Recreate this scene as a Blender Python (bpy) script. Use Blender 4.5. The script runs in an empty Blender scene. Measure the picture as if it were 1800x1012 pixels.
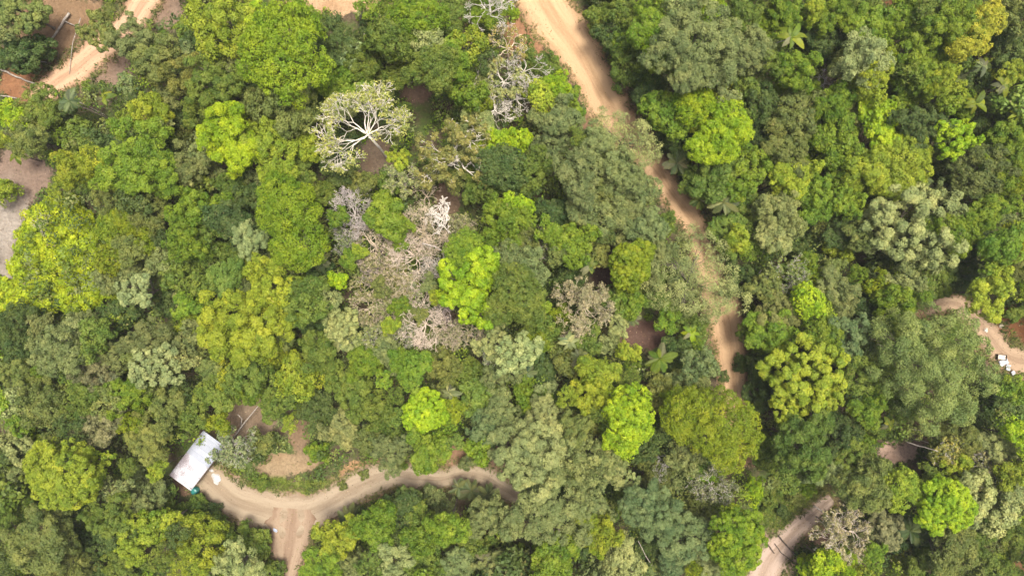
import bpy, math, random
import numpy as np
from mathutils import Vector
R = math.radians
random.seed(7)
C = bpy.context.scene.collection
H = 100.0            # height of the drone above the datum
F = 1200.0           # focal length in photograph pixels (24 mm on 36 mm, 1800 px wide)

# ------------------------------------------------------------------ terrain
def ground(x, y):
    x = np.asarray(x, float); y = np.asarray(y, float)
    z = 0.9*np.sin(x*0.045+0.6)*np.cos(y*0.06+0.3) + 0.5*np.sin(x*0.09-y*0.07)
    z = z - 5.0*np.exp(-((x-45)/20)**2-((y-14)/20)**2) + 2.0*np.exp(-((x+22)/26)**2-((y-8)/22)**2)
    hut = np.exp(-((x+47)/11)**2-((y+25)/8)**2)
    return z*(1-0.8*hut)
def at(px, py, dz=0.0):
    x = (px-900)/F*H; y = (506-py)/F*H; z = 0.0
    for _ in range(12):
        z = float(ground(x, y))+dz
        x = (px-900)/F*(H-z); y = (506-py)/F*(H-z)
    return Vector((x, y, z))
def G(x, y): return float(ground(x, y))

# ------------------------------------------------------------------ mesh helpers
def mesh_np(name, V, faces, mat, fattr=None, smooth=False, fcol=None, pattr=None):
    """V (n,3); faces (m,k) index array of equal-sized polygons or a list of such arrays"""
    me = bpy.data.meshes.new(name)
    V = np.asarray(V, np.float32)
    if isinstance(faces, np.ndarray): faces = [faces]
    faces = [np.asarray(f, np.int32) for f in faces if len(f)]
    nl = sum(f.size for f in faces); nf = sum(len(f) for f in faces)
    me.vertices.add(len(V)); me.vertices.foreach_set('co', V.ravel())
    me.loops.add(nl); me.loops.foreach_set('vertex_index', np.concatenate([f.ravel() for f in faces]))
    tot = np.concatenate([np.full(len(f), f.shape[1], np.int32) for f in faces])
    st = np.concatenate([[0], np.cumsum(tot)[:-1]]).astype(np.int32)
    me.polygons.add(nf); me.polygons.foreach_set('loop_start', st); me.polygons.foreach_set('loop_total', tot)
    me.update(calc_edges=True)
    if fattr:
        for k, a in fattr.items():
            at_ = me.attributes.new(k, 'FLOAT', 'FACE'); at_.data.foreach_set('value', np.asarray(a, np.float32))
    if fcol is not None:
        at_ = me.attributes.new('leafcol', 'FLOAT_COLOR', 'FACE')
        at_.data.foreach_set('color', np.c_[fcol, np.ones(len(fcol))].astype(np.float32).ravel())
    if pattr:
        for k, a in pattr.items():
            a = np.asarray(a, np.float32)
            if a.ndim == 1:
                at_ = me.attributes.new(k, 'FLOAT', 'POINT'); at_.data.foreach_set('value', a)
            else:
                at_ = me.attributes.new(k, 'FLOAT_COLOR', 'POINT'); at_.data.foreach_set('color', np.c_[a, np.ones(len(a))].astype(np.float32).ravel())
    if smooth: me.polygons.foreach_set('use_smooth', np.ones(nf, bool))
    if mat: me.materials.append(mat)
    return me
def link(name, me, parent=None, loc=None):
    o = bpy.data.objects.new(name, me); C.objects.link(o)
    if parent: o.parent = parent
    if loc is not None: o.location = loc
    return o
def tag(o, label=None, cat=None, group=None, kind=None):
    if label: o['label'] = label
    if cat: o['category'] = cat
    if group: o['group'] = group
    if kind: o['kind'] = kind
    return o
def empty(name, loc): 
    o = bpy.data.objects.new(name, None); C.objects.link(o); o.location = loc; o.empty_display_size = 0.3
    return o

class MB:
    """collects polygons of any size"""
    def __init__(s): s.v = []; s.f = []
    def add(s, v, f):
        b = len(s.v); s.v += [tuple(p) for p in v]; s.f += [tuple(i+b for i in q) for q in f]
    def tube(s, pts, rad, n=6, cap=True):
        pts = [Vector(p) for p in pts]; rings = []
        for i, p in enumerate(pts):
            d = (pts[min(i+1, len(pts)-1)]-pts[max(i-1, 0)])
            if d.length < 1e-6: d = Vector((0, 0, 1))
            d.normalize()
            u = d.cross(Vector((0, 0, 1)))
            if u.length < 0.05: u = d.cross(Vector((1, 0, 0)))
            u.normalize(); w = d.cross(u)
            r = rad[i] if hasattr(rad, '__len__') else rad
            rings.append([p+(u*math.cos(2*math.pi*k/n)+w*math.sin(2*math.pi*k/n))*r for k in range(n)])
        v = [q for r_ in rings for q in r_]; f = []
        for i in range(len(pts)-1):
            for k in range(n):
                f.append((i*n+k, i*n+(k+1) % n, (i+1)*n+(k+1) % n, (i+1)*n+k))
        if cap: f.append(tuple(range(n))[::-1]); f.append(tuple((len(pts)-1)*n+k for k in range(n)))
        s.add(v, f)
    def box(s, c, sx, sy, sz, rz=0.0, ax=None):
        ca, sa = math.cos(rz), math.sin(rz); v = []
        for dz in (-1, 1):
            for dx, dy in ((-1, -1), (1, -1), (1, 1), (-1, 1)):
                x, y = dx*sx/2, dy*sy/2
                v.append((c[0]+x*ca-y*sa, c[1]+x*sa+y*ca, c[2]+dz*sz/2))
        s.add(v, [(3, 2, 1, 0), (4, 5, 6, 7), (0, 1, 5, 4), (1, 2, 6, 5), (2, 3, 7, 6), (3, 0, 4, 7)])
    def mesh(s, name, mat, smooth=False):
        me = bpy.data.meshes.new(name); me.from_pydata([tuple(p) for p in s.v], [], s.f)
        if smooth: me.polygons.foreach_set('use_smooth', [True]*len(s.f))
        if mat: me.materials.append(mat)
        return me

# ------------------------------------------------------------------ materials
def newmat(name):
    m = bpy.data.materials.new(name); m.use_nodes = True
    nt = m.node_tree; nt.nodes.clear()
    out = nt.nodes.new('ShaderNodeOutputMaterial')
    return m, nt, out
def N(nt, t, **kw):
    n = nt.nodes.new(t)
    for k, v in kw.items():
        if k.startswith('_'): setattr(n, k[1:], v)
        else: n.inputs[k.replace('__', ' ')].default_value = v
    return n
def L(nt, a, b): nt.links.new(a, b)
def mathn(nt, op, a, b=None):
    n = nt.nodes.new('ShaderNodeMath'); n.operation = op
    for i, x in enumerate((a, b)):
        if x is None: continue
        if isinstance(x, (int, float)): n.inputs[i].default_value = x
        else: L(nt, x, n.inputs[i])
    return n.outputs[0]
def mixc(nt, fac, a, b, blend='MIX'):
    n = nt.nodes.new('ShaderNodeMix'); n.data_type = 'RGBA'; n.blend_type = blend; n.clamp_factor = True
    for sock, x in ((n.inputs['Factor'], fac), (n.inputs['A'], a), (n.inputs['B'], b)):
        if isinstance(x, (int, float)): sock.default_value = x
        elif isinstance(x, tuple): sock.default_value = (*x[:3], 1)
        else: L(nt, x, sock)
    return n.outputs['Result']
def ramp(nt, fac, stops):
    n = nt.nodes.new('ShaderNodeValToRGB'); e = n.color_ramp.elements
    while len(e) < len(stops): e.new(0.5)
    for k, (p, c) in enumerate(stops):
        e[k].position = p; e[k].color = (*c, 1) if hasattr(c, '__len__') else (c, c, c, 1)
    L(nt, fac, n.inputs[0]); return n.outputs[0]
def noise(nt, scale, detail=4, rough=0.55, coord=None):
    n = N(nt, 'ShaderNodeTexNoise', Scale=scale, Detail=detail, Roughness=rough)
    if coord is not None: L(nt, coord, n.inputs['Vector'])
    return n.outputs['Fac']
def coords(nt, kind='Object'):
    return nt.nodes.new('ShaderNodeTexCoord').outputs[kind]
def worldpos(nt): return nt.nodes.new('ShaderNodeNewGeometry').outputs['Position']

def leaf_material(name, source):
    m, nt, out = newmat(name)
    if source == 'object':
        oi = nt.nodes.new('ShaderNodeObjectInfo'); base = oi.outputs['Color']
    else:
        base = N(nt, 'ShaderNodeAttribute', _attribute_name='leafcol').outputs['Color']
    t1 = N(nt, 'ShaderNodeAttribute', _attribute_name='tint').outputs['Fac']
    t2 = N(nt, 'ShaderNodeAttribute', _attribute_name='leaf').outputs['Fac']
    big = noise(nt, 0.55, 3, 0.6, worldpos(nt))
    hsv = N(nt, 'ShaderNodeHueSaturation')
    L(nt, base, hsv.inputs['Color'])
    # young clumps are lighter and yellower, old ones darker and bluer; single leaves differ a little
    v = mathn(nt, 'ADD', mathn(nt, 'MULTIPLY', t1, 0.62), mathn(nt, 'MULTIPLY', t2, 0.36))
    v = mathn(nt, 'ADD', v, mathn(nt, 'MULTIPLY', big, 0.70))
    L(nt, mathn(nt, 'ADD', v, 0.16), hsv.inputs['Value'])
    h = mathn(nt, 'MULTIPLY', mathn(nt, 'SUBTRACT', 0.5, t1), 0.045)
    h2 = mathn(nt, 'MULTIPLY', mathn(nt, 'SUBTRACT', big, 0.5), -0.06)
    L(nt, mathn(nt, 'ADD', mathn(nt, 'ADD', h, h2), 0.5), hsv.inputs['Hue'])
    dry = mathn(nt, 'GREATER_THAN', t2, 0.98)
    col = mixc(nt, mathn(nt, 'MULTIPLY', dry, 0.55), hsv.outputs[0], (0.22, 0.17, 0.07))
    p = N(nt, 'ShaderNodeBsdfPrincipled', Roughness=0.55)
    p.inputs['Specular IOR Level'].default_value = 0.22
    L(nt, col, p.inputs['Base Color'])
    tr = nt.nodes.new('ShaderNodeBsdfTranslucent')
    L(nt, mixc(nt, 1.0, col, (1.25, 1.25, 0.6), 'MULTIPLY'), tr.inputs['Color'])
    mx = N(nt, 'ShaderNodeMixShader', Fac=0.28)
    L(nt, p.outputs[0], mx.inputs[1]); L(nt, tr.outputs[0], mx.inputs[2]); L(nt, mx.outputs[0], out.inputs[0])
    return m
M_LEAF = leaf_material('foliage', 'object')
M_UNDER = leaf_material('undergrowth_foliage', 'attr')

def bark_material(name, a, b, objcol=False):
    m, nt, out = newmat(name)
    n = noise(nt, 3.0, 5, 0.65, worldpos(nt))
    if objcol:
        oi = nt.nodes.new('ShaderNodeObjectInfo')
        col = mixc(nt, ramp(nt, n, [(0.35, 0.0), (0.65, 1.0)]), mixc(nt, 1.0, oi.outputs['Color'], (0.72, 0.69, 0.66), 'MULTIPLY'), oi.outputs['Color'])
    else:
        col = mixc(nt, ramp(nt, n, [(0.35, 0.0), (0.65, 1.0)]), a, b)
    p = N(nt, 'ShaderNodeBsdfPrincipled', Roughness=0.85); L(nt, col, p.inputs['Base Color'])
    L(nt, p.outputs[0], out.inputs[0]); return m
M_BARK = bark_material('grey_brown_bark', (0.07, 0.055, 0.04), (0.19, 0.16, 0.125))
M_TWIG = bark_material('pale_bark', None, None, True)
M_LOG = bark_material('weathered_log', (0.15, 0.125, 0.10), (0.38, 0.34, 0.29))
M_DLOG = bark_material('dark_pole', (0.035, 0.026, 0.02), (0.09, 0.065, 0.045))

def ground_material():
    m, nt, out = newmat('forest_floor')
    pos = worldpos(nt)
    a = N(nt, 'ShaderNodeAttribute', _attribute_name='soil'); b = N(nt, 'ShaderNodeAttribute', _attribute_name='bare')
    n1 = noise(nt, 0.35, 6, 0.65, pos); n2 = noise(nt, 2.6, 6, 0.7, pos); n3 = noise(nt, 11.0, 3, 0.6, pos)
    litter = ramp(nt, n2, [(0.3, (0.035, 0.028, 0.018)), (0.5, (0.075, 0.055, 0.035)), (0.68, (0.13, 0.10, 0.065))])
    moss = mixc(nt, ramp(nt, n1, [(0.42, 0.0), (0.6, 1.0)]), litter, mixc(nt, n2, (0.03, 0.055, 0.014), (0.09, 0.12, 0.03)))
    var = ramp(nt, n2, [(0.25, 0.55), (0.5, 0.95), (0.75, 1.25)])
    soil = mixc(nt, 1.0, a.outputs['Color'], var, 'MULTIPLY')
    soil = mixc(nt, mathn(nt, 'MULTIPLY', ramp(nt, n1, [(0.45, 0.0), (0.7, 1.0)]), 0.5), soil, mixc(nt, 1.0, a.outputs['Color'], (0.55, 0.45, 0.38), 'MULTIPLY'))
    n4 = noise(nt, 0.8, 5, 0.6, pos)
    fac = mathn(nt, 'ADD', b.outputs['Fac'], mathn(nt, 'MULTIPLY', mathn(nt, 'SUBTRACT', n2, 0.5), 0.9))
    fac = mathn(nt, 'ADD', fac, mathn(nt, 'MULTIPLY', mathn(nt, 'SUBTRACT', n4, 0.5), 1.6))
    col = mixc(nt, ramp(nt, fac, [(0.36, 0.0), (0.58, 1.0)]), moss, soil)
    p = N(nt, 'ShaderNodeBsdfPrincipled', Roughness=0.95); p.inputs['Specular IOR Level'].default_value = 0.1
    L(nt, col, p.inputs['Base Color'])
    bp = N(nt, 'ShaderNodeBump', Strength=0.6, Distance=0.15); L(nt, mathn(nt, 'ADD', n2, mathn(nt, 'MULTIPLY', n3, 0.4)), bp.inputs['Height'])
    L(nt, bp.outputs[0], p.inputs['Normal']); L(nt, p.outputs[0], out.inputs[0]); return m
def road_material(name, light, dark, edge, rut=0.6):
    m, nt, out = newmat(name)
    pos = worldpos(nt)
    ac = N(nt, 'ShaderNodeAttribute', _attribute_name='across').outputs['Fac']
    al = N(nt, 'ShaderNodeAttribute', _attribute_name='along').outputs['Fac']
    cv = nt.nodes.new('ShaderNodeCombineXYZ'); L(nt, mathn(nt, 'MULTIPLY', ac, 6.0), cv.inputs[0]); L(nt, mathn(nt, 'MULTIPLY', al, 0.16), cv.inputs[1])
    streak = noise(nt, 1.3, 5, 0.6, cv.outputs[0])
    n1 = noise(nt, 0.5, 5, 0.6, pos); n2 = noise(nt, 4.0, 5, 0.7, pos)
    aa = mathn(nt, 'ABSOLUTE', ac)
    track = ramp(nt, aa, [(0.0, 0.10), (0.14, 0.10), (0.30, 1.0), (0.5, 0.85), (0.70, 0.15), (1.0, 0.0)])
    f = mathn(nt, 'ADD', mathn(nt, 'MULTIPLY', track, rut), mathn(nt, 'MULTIPLY', mathn(nt, 'SUBTRACT', streak, 0.5), 1.6))
    f = mathn(nt, 'ADD', f, mathn(nt, 'MULTIPLY', mathn(nt, 'SUBTRACT', n2, 0.5), 0.9))
    col = mixc(nt, ramp(nt, mathn(nt, 'ADD', f, 0.18), [(0.0, 0.0), (0.8, 1.0)]), dark, light)
    e = mathn(nt, 'ADD', aa, mathn(nt, 'MULTIPLY', mathn(nt, 'SUBTRACT', n1, 0.5), 0.7))
    e = mathn(nt, 'ADD', e, mathn(nt, 'MULTIPLY', mathn(nt, 'SUBTRACT', n2, 0.5), 0.35))
    col = mixc(nt, ramp(nt, e, [(0.74, 0.0), (1.04, 1.0)]), col, mixc(nt, 0.35, edge, dark))
    p = N(nt, 'ShaderNodeBsdfPrincipled', Roughness=0.95); p.inputs['Specular IOR Level'].default_value = 0.1
    L(nt, col, p.inputs['Base Color'])
    bp = N(nt, 'ShaderNodeBump', Strength=0.5, Distance=0.08); L(nt, mathn(nt, 'ADD', n2, streak), bp.inputs['Height'])
    L(nt, bp.outputs[0], p.inputs['Normal']); L(nt, p.outputs[0], out.inputs[0]); return m
def plain(name, c1, c2, scale=6.0, rough=0.6, metal=0.0, lo=0.4, hi=0.62):
    m, nt, out = newmat(name)
    n = noise(nt, scale, 5, 0.65, worldpos(nt))
    p = N(nt, 'ShaderNodeBsdfPrincipled', Roughness=rough, Metallic=metal)
    L(nt, mixc(nt, ramp(nt, n, [(lo, 0.0), (hi, 1.0)]), c1, c2), p.inputs['Base Color'])
    L(nt, p.outputs[0], out.inputs[0]); return m

# ------------------------------------------------------------------ roads and bare soil (photograph pixels at ground level)
ROADS = [  # name, points (x, y, width), light, dark, edge, label
 ('sandy_road', [(928,-60,92),(955,0,82),(987,50,73),(1023,100,67),(1044,140,60),(1072,190,62),(1108,240,56),(1150,290,46),(1176,333,38),(1204,368,40),(1221,395,38),(1234,430,34),(1250,490,46),(1272,545,56),(1283,600,50),(1289,650,44),(1291,690,40),(1302,750,34),(1306,800,26)],
   (0.416,0.281,0.161),(0.286,0.183,0.100),(0.143,0.085,0.049)),
 ('hut_track', [(352,830,40),(376,850,54),(410,878,58),(455,893,62),(510,905,68),(560,893,52),(605,868,48),(650,845,46),(690,832,40),(735,838,36),(775,842,30),(815,832,32),(850,838,34),(885,858,30),(930,880,28)],
   (0.275,0.222,0.155),(0.195,0.148,0.100),(0.155,0.092,0.052)),
 ('hut_track_spur', [(515,893,60),(512,930,72),(507,968,58),(502,1005,40),(498,1040,24)],
   (0.262,0.196,0.135),(0.180,0.122,0.082),(0.126,0.074,0.044)),
 ('clay_track', [(285,-50,44),(258,-5,46),(232,35,40),(200,68,40),(165,95,42),(125,128,40),(92,150,34),(60,180,26)],
   (0.414,0.274,0.174),(0.274,0.174,0.107),(0.148,0.089,0.056)),
 ('bend_track', [(1625,545,22),(1665,533,26),(1692,540,30),(1716,562,34),(1740,592,38),(1760,618,42),(1785,632,44),(1830,640,44)],
   (0.296,0.215,0.141),(0.200,0.137,0.089),(0.111,0.059,0.033)),
 ('log_track', [(1330,1040,40),(1352,985,50),(1384,946,34),(1414,916,27),(1445,889,24),(1462,876,16)],
   (0.326,0.252,0.200),(0.222,0.163,0.118),(0.111,0.074,0.048)),
]
SOIL = [ # ellipse x y rx ry, colour
 (118,52,84,58,(0.190,0.125,0.072)),(50,150,45,35,(0.192,0.096,0.048)),(195,120,40,28,(0.178,0.126,0.089)),(290,20,35,30,(0.178,0.126,0.089)),
 (590,0,85,26,(0.370,0.252,0.148)),(18,420,36,90,(0.240,0.212,0.178)),(35,310,55,42,(0.170,0.122,0.092)),
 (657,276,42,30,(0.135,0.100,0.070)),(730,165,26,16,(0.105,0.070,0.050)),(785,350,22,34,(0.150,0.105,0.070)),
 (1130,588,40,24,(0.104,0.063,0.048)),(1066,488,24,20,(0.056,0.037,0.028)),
 (505,815,46,17,(0.235,0.172,0.100)),(545,805,30,12,(0.200,0.150,0.090)),(482,826,28,10,(0.215,0.165,0.100)),(528,768,17,30,(0.165,0.115,0.070)),(634,830,32,20,(0.300,0.185,0.095)),
 (1775,585,42,42,(0.120,0.055,0.024)),(1795,1005,26,18,(0.110,0.060,0.030)),(440,735,42,36,(0.178,0.133,0.089)),
 (1345,985,52,46,(0.266,0.200,0.148)),(1578,793,34,18,(0.330,0.235,0.180)),(1630,755,40,24,(0.126,0.089,0.059)),
 (925,70,36,46,(0.222,0.118,0.063)),(815,60,18,50,(0.118,0.081,0.048)),(1055,215,30,26,(0.185,0.111,0.067)),
 (350,845,44,26,(0.222,0.141,0.089)),(800,810,34,26,(0.222,0.133,0.081)),(1555,3,16,12,(0.148,0.074,0.037)),(1430,930,56,26,(0.148,0.096,0.067)),
 (475,856,48,14,(0.11,0.15,0.025)),(540,864,64,14,(0.11,0.15,0.025)),(590,860,36,12,(0.11,0.15,0.025)),(572,856,30,12,(0.11,0.15,0.025)),(1400,870,60,30,(0.08,0.10,0.025)),(1385,905,60,22,(0.085,0.11,0.027)),
 (880,800,20,40,(0.133,0.089,0.059)),(510,955,42,42,(0.207,0.141,0.096)),
]
def catmull(P, n):
    P = np.asarray(P, float); out = []
    Q = np.vstack([2*P[0]-P[1], P, 2*P[-1]-P[-2]])
    for i in range(1, len(Q)-2):
        for t in np.linspace(0, 1, n, endpoint=False):
            a, b, c, d = Q[i-1], Q[i], Q[i+1], Q[i+2]
            out.append(0.5*((2*b)+(c-a)*t+(2*a-5*b+4*c-d)*t*t+(3*b-a-3*c+d)*t**3))
    out.append(P[-1]); return np.array(out)
ROADW = []
for name, pts, lt, dk, ed in ROADS:
    W = []
    for x, y, w in pts:
        p = at(x, y); W.append((p.x, p.y, w/F*(H-p.z)))
    ROADW.append(catmull(W, 14))
def road_dist(x, y):
    """signed distance to the nearest road edge (negative on a road)"""
    x = np.asarray(x, float); y = np.asarray(y, float); best = np.full(x.shape, 1e9)
    for W in ROADW:
        for k in range(0, len(W), 3):
            best = np.minimum(best, np.hypot(x-W[k, 0], y-W[k, 1])-W[k, 2]*0.5)
    return best
SOILW = []
for x, y, rx, ry, c in SOIL:
    p = at(x, y); s = (H-p.z)/F; SOILW.append((p.x, p.y, rx*s, ry*s, c))
rs = np.random.RandomState(3)
for k, ((name, pts, lt, dk, ed), W) in enumerate(zip(ROADS, ROADW)):
    m = road_material(name+'_earth', lt, dk, ed)
    nA = 17; a = np.linspace(-1, 1, nA); V = []; ac = []; al = []
    d = np.gradient(W[:, :2], axis=0); d /= np.linalg.norm(d, axis=1)[:, None]; nrm = np.c_[-d[:, 1], d[:, 0]]
    s = np.r_[0, np.cumsum(np.linalg.norm(np.diff(W[:, :2], axis=0), axis=1))]
    jl, jr = [np.convolve(rs.rand(len(W)+4), np.ones(5)/5, 'valid')*0.5+0.85 for _ in range(2)]
    for i in range(len(W)):
        wl, wr = W[i, 2]*0.60*jl[i], W[i, 2]*0.60*jr[i]
        off = np.where(a < 0, a*wr, a*wl)
        X = W[i, 0]+nrm[i, 0]*off; Y = W[i, 1]+nrm[i, 1]*off
        Z = ground(X, Y)+0.05+0.006*k-0.10*np.clip((np.abs(a)-0.86)/0.14, 0, 1)-0.03*np.exp(-((np.abs(a)-0.36)/0.1)**2)
        V.append(np.c_[X, Y, Z]); ac.append(a); al.append(np.full(nA, s[i]))
    n = len(W); idx = np.arange(n*nA).reshape(n, nA)
    f = np.stack([idx[:-1, :-1], idx[1:, :-1], idx[1:, 1:], idx[:-1, 1:]], -1).reshape(-1, 4)[:, ::-1]
    o = link(name, mesh_np(name, np.vstack(V), f, m, smooth=True, pattr={'across': np.concatenate(ac), 'along': np.concatenate(al)}))
    tag(o, kind='structure')

# terrain: one sheet, fine in the middle, reaching to the horizon
xs = np.r_[np.geomspace(-1600, -95, 14)[:-1], np.arange(-95, 95.1, 0.8), np.geomspace(95, 1600, 14)[1:]]
ys = np.r_[-np.geomspace(1600, 65, 14)[:-1], np.arange(-65, 65.1, 0.8), np.geomspace(65, 1600, 14)[1:]]
xs = np.unique(xs); ys = np.unique(ys)
X, Y = np.meshgrid(xs, ys); Z = ground(X, Y)
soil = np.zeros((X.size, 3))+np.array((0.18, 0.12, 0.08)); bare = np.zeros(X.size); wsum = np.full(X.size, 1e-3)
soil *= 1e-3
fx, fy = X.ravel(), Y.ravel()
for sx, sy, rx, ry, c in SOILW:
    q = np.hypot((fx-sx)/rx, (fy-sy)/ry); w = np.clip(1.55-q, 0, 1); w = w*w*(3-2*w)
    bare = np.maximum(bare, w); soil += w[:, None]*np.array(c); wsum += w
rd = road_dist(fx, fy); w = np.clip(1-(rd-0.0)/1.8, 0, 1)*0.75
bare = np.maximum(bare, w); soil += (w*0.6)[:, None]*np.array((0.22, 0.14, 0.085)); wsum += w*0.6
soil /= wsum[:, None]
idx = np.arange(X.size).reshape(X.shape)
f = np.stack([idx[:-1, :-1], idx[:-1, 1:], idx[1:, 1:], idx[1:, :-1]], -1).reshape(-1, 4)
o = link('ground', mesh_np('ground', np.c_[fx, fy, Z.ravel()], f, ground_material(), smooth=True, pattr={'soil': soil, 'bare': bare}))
tag(o, kind='structure')

# ------------------------------------------------------------------ leaves and crowns
def unit(v): return v/np.maximum(np.linalg.norm(v, axis=-1, keepdims=True), 1e-9)
def leaves(P, Nn, ln, wd, rng, fold=0.25):
    """diamond leaf faces at P facing Nn; returns V, faces (two folded triangles sharing the midrib as one quad)"""
    n = len(P); t = unit(np.cross(Nn, rng.normal(size=(n, 3)))); b = np.cross(Nn, t)
    ln = np.broadcast_to(ln, (n,))[:, None]; wd = np.broadcast_to(wd, (n,))[:, None]
    V = np.stack([P+t*ln*0.5, P+b*wd*0.5+Nn*wd*fold, P-t*ln*0.5, P-b*wd*0.5+Nn*wd*fold], 1).reshape(-1, 3)
    return V, np.arange(4*n).reshape(n, 4)
KIND = { # lobes, lobe radius range, dome height, z jitter, puff radius, leaf len, aspect, jitter, shell inner, outline wobble, leaves
 'D': dict(nl=34, lr=(.20,.30), hz=.62, zj=.075, pr=.095, ll=.060, asp=.62, jit=.45, inner=.75, wob=.10),
 'L': dict(nl=22, lr=(.17,.31), hz=.50, zj=.18, pr=.110, ll=.068, asp=.55, jit=.55, inner=.70, wob=.24),
 'F': dict(nl=24, lr=(.16,.28), hz=.52, zj=.17, pr=.105, ll=.072, asp=.38, jit=.55, inner=.6, wob=.26),
 'R': dict(nl=26, lr=(.13,.22), hz=.46, zj=.15, pr=.090, ll=.080, asp=.60, jit=.50, inner=.70, wob=.28),
 'V': dict(nl=22, lr=(.20,.32), hz=.42, zj=.16, pr=.120, ll=.080, asp=.70, jit=.50, inner=.70, wob=.34),
 'B': dict(nl=16, lr=(.12,.22), hz=.45, zj=.16, pr=.090, ll=.075, asp=.60, jit=.60, inner=.60, wob=.30),
}
def lobes_for(k, rng, shape=None, fine=1.0):
    K = dict(KIND[k]); K['nl'] = int(K['nl']*fine**1.5); K['hz'] *= 1.45 if shape and len(shape) > 4 and k == 'L' else 1.0; K['lr'] = (K['lr'][0]/fine**.75, K['lr'][1]/fine**.75); ph = rng.rand(4)*6.28
    pts = []; tries = 0
    shape = shape or [(0, 0, 1.0)]
    area = [s[2]**2 for s in shape]; tot = sum(area)
    for s, ar in zip(shape, area):
        nl = max(6, int(K['nl']*ar/tot*(1 if len(shape) == 1 else 1.25)))
        for i in range(nl):
            best = None; bd = -1
            for _ in range(10):
                th = rng.rand()*6.283; w = 1+K['wob']*(math.sin(2*th+ph[0])*.5+math.sin(3*th+ph[1])*.5+math.sin(5*th+ph[2])*.35)
                lr = K['lr'][0]+(K['lr'][1]-K['lr'][0])*rng.rand()
                q = math.sqrt(rng.rand()); rho = q*max(w-lr*0.9, 0.1)*s[2]
                c = np.array((s[0]+rho*math.cos(th), s[1]+rho*math.sin(th)))
                dd = min([np.hypot(*(c-p[:2])) for p in pts] or [9])
                if dd > bd: bd = dd; best = (c, q, lr*(0.6+0.4*s[2]))
            c, q, lr = best
            z = K['hz']*s[2]*math.sqrt(max(0, 1-0.92*q*q))+rng.normal()*K['zj']-lr
            pts.append((c[0], c[1], z, lr))
        # a skirt of lower lobes gives the crown its flank
        for i in range(int(nl*0.5)):
            th = rng.rand()*6.283; w = 1+K['wob']*(math.sin(2*th+ph[0])*.5+math.sin(3*th+ph[1])*.5)
            lr = K['lr'][0]*1.05; rho = (w-lr)*s[2]*(0.70+0.25*rng.rand())
            pts.append((s[0]+rho*math.cos(th), s[1]+rho*math.sin(th), -lr-0.05-0.35*rng.rand(), lr))
    return np.array(pts)
def irregular(rng, spread):
    s = [(rng.uniform(-.12, .12), rng.uniform(-.12, .12), rng.uniform(.60, .74))]; th = rng.rand()*6.28
    for i in range(rng.randint(2, 5)):
        th += rng.uniform(.9, 2.3); r = rng.uniform(.28, .46); d = (1.0+spread*rng.uniform(-.6, .5))-r
        s.append((d*math.cos(th), d*math.sin(th), r))
    return s
def crown_mesh(k, seed, n, shape=None, lod=1.0, fine=1.0):
    """crown of radius about 1; lod < 1 gives larger and fewer leaves for small crowns"""
    K = KIND[k]; rng = np.random.RandomState(seed)
    Lb = lobes_for(k, rng, shape, fine)
    # puffs on lobes, facing up and out
    PC = []; PR = []; PT = []; PL = []
    for i, (x, y, z, r) in enumerate(Lb):
        m = max(6, int(11*(r*fine**.7/0.25)**2)); d = rng.normal(size=(m*3, 3)); d = unit(d+np.array((x*.5, y*.5, .75)))
        keep = []
        for v in d:
            if all((v*w).sum() < 0.80 for w in keep): keep.append(v)
            if len(keep) >= m: break
        lt = rng.rand()
        for v in keep:
            PC.append(np.array((x, y, z))+v*r*0.80); PR.append(K['pr']/fine**.6*(0.75+0.6*rng.rand())); PT.append(0.6*lt+0.4*rng.rand()); PL.append(i)
    PC = np.array(PC); PR = np.array(PR); PT = np.array(PT)
    ww = PR**2*(1.6+np.clip(PC[:, 2], -.5, .6)); q = rng.choice(len(PC), n, p=ww/ww.sum())
    d = unit(rng.normal(size=(n, 3))+unit(PC[q]-np.array((0, 0, -.6)))*0.9)
    rr = K['inner']+(1.12-K['inner'])*rng.rand(n)
    P = PC[q]+d*(PR[q]*rr)[:, None]
    inside = np.zeros(n, bool)
    for (x, y, z, r) in Lb:
        inside |= (((P-np.array((x, y, z)))**2).sum(1) < (0.62*r)**2)
    nn = unit(d+np.array((0, 0, .35))+rng.normal(size=(n, 3))*K['jit'])
    ok = ~inside; P = P[ok]; nn = nn[ok]; tint = PT[q][ok]
    ln = K['ll']/lod*(0.7+0.6*rng.rand(len(P)))
    V, f = leaves(P, nn, ln, ln*K['asp'], rng)
    return mesh_np('crown', V, f, M_LEAF, fattr={'tint': tint, 'leaf': rng.rand(len(P))}), Lb

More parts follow.
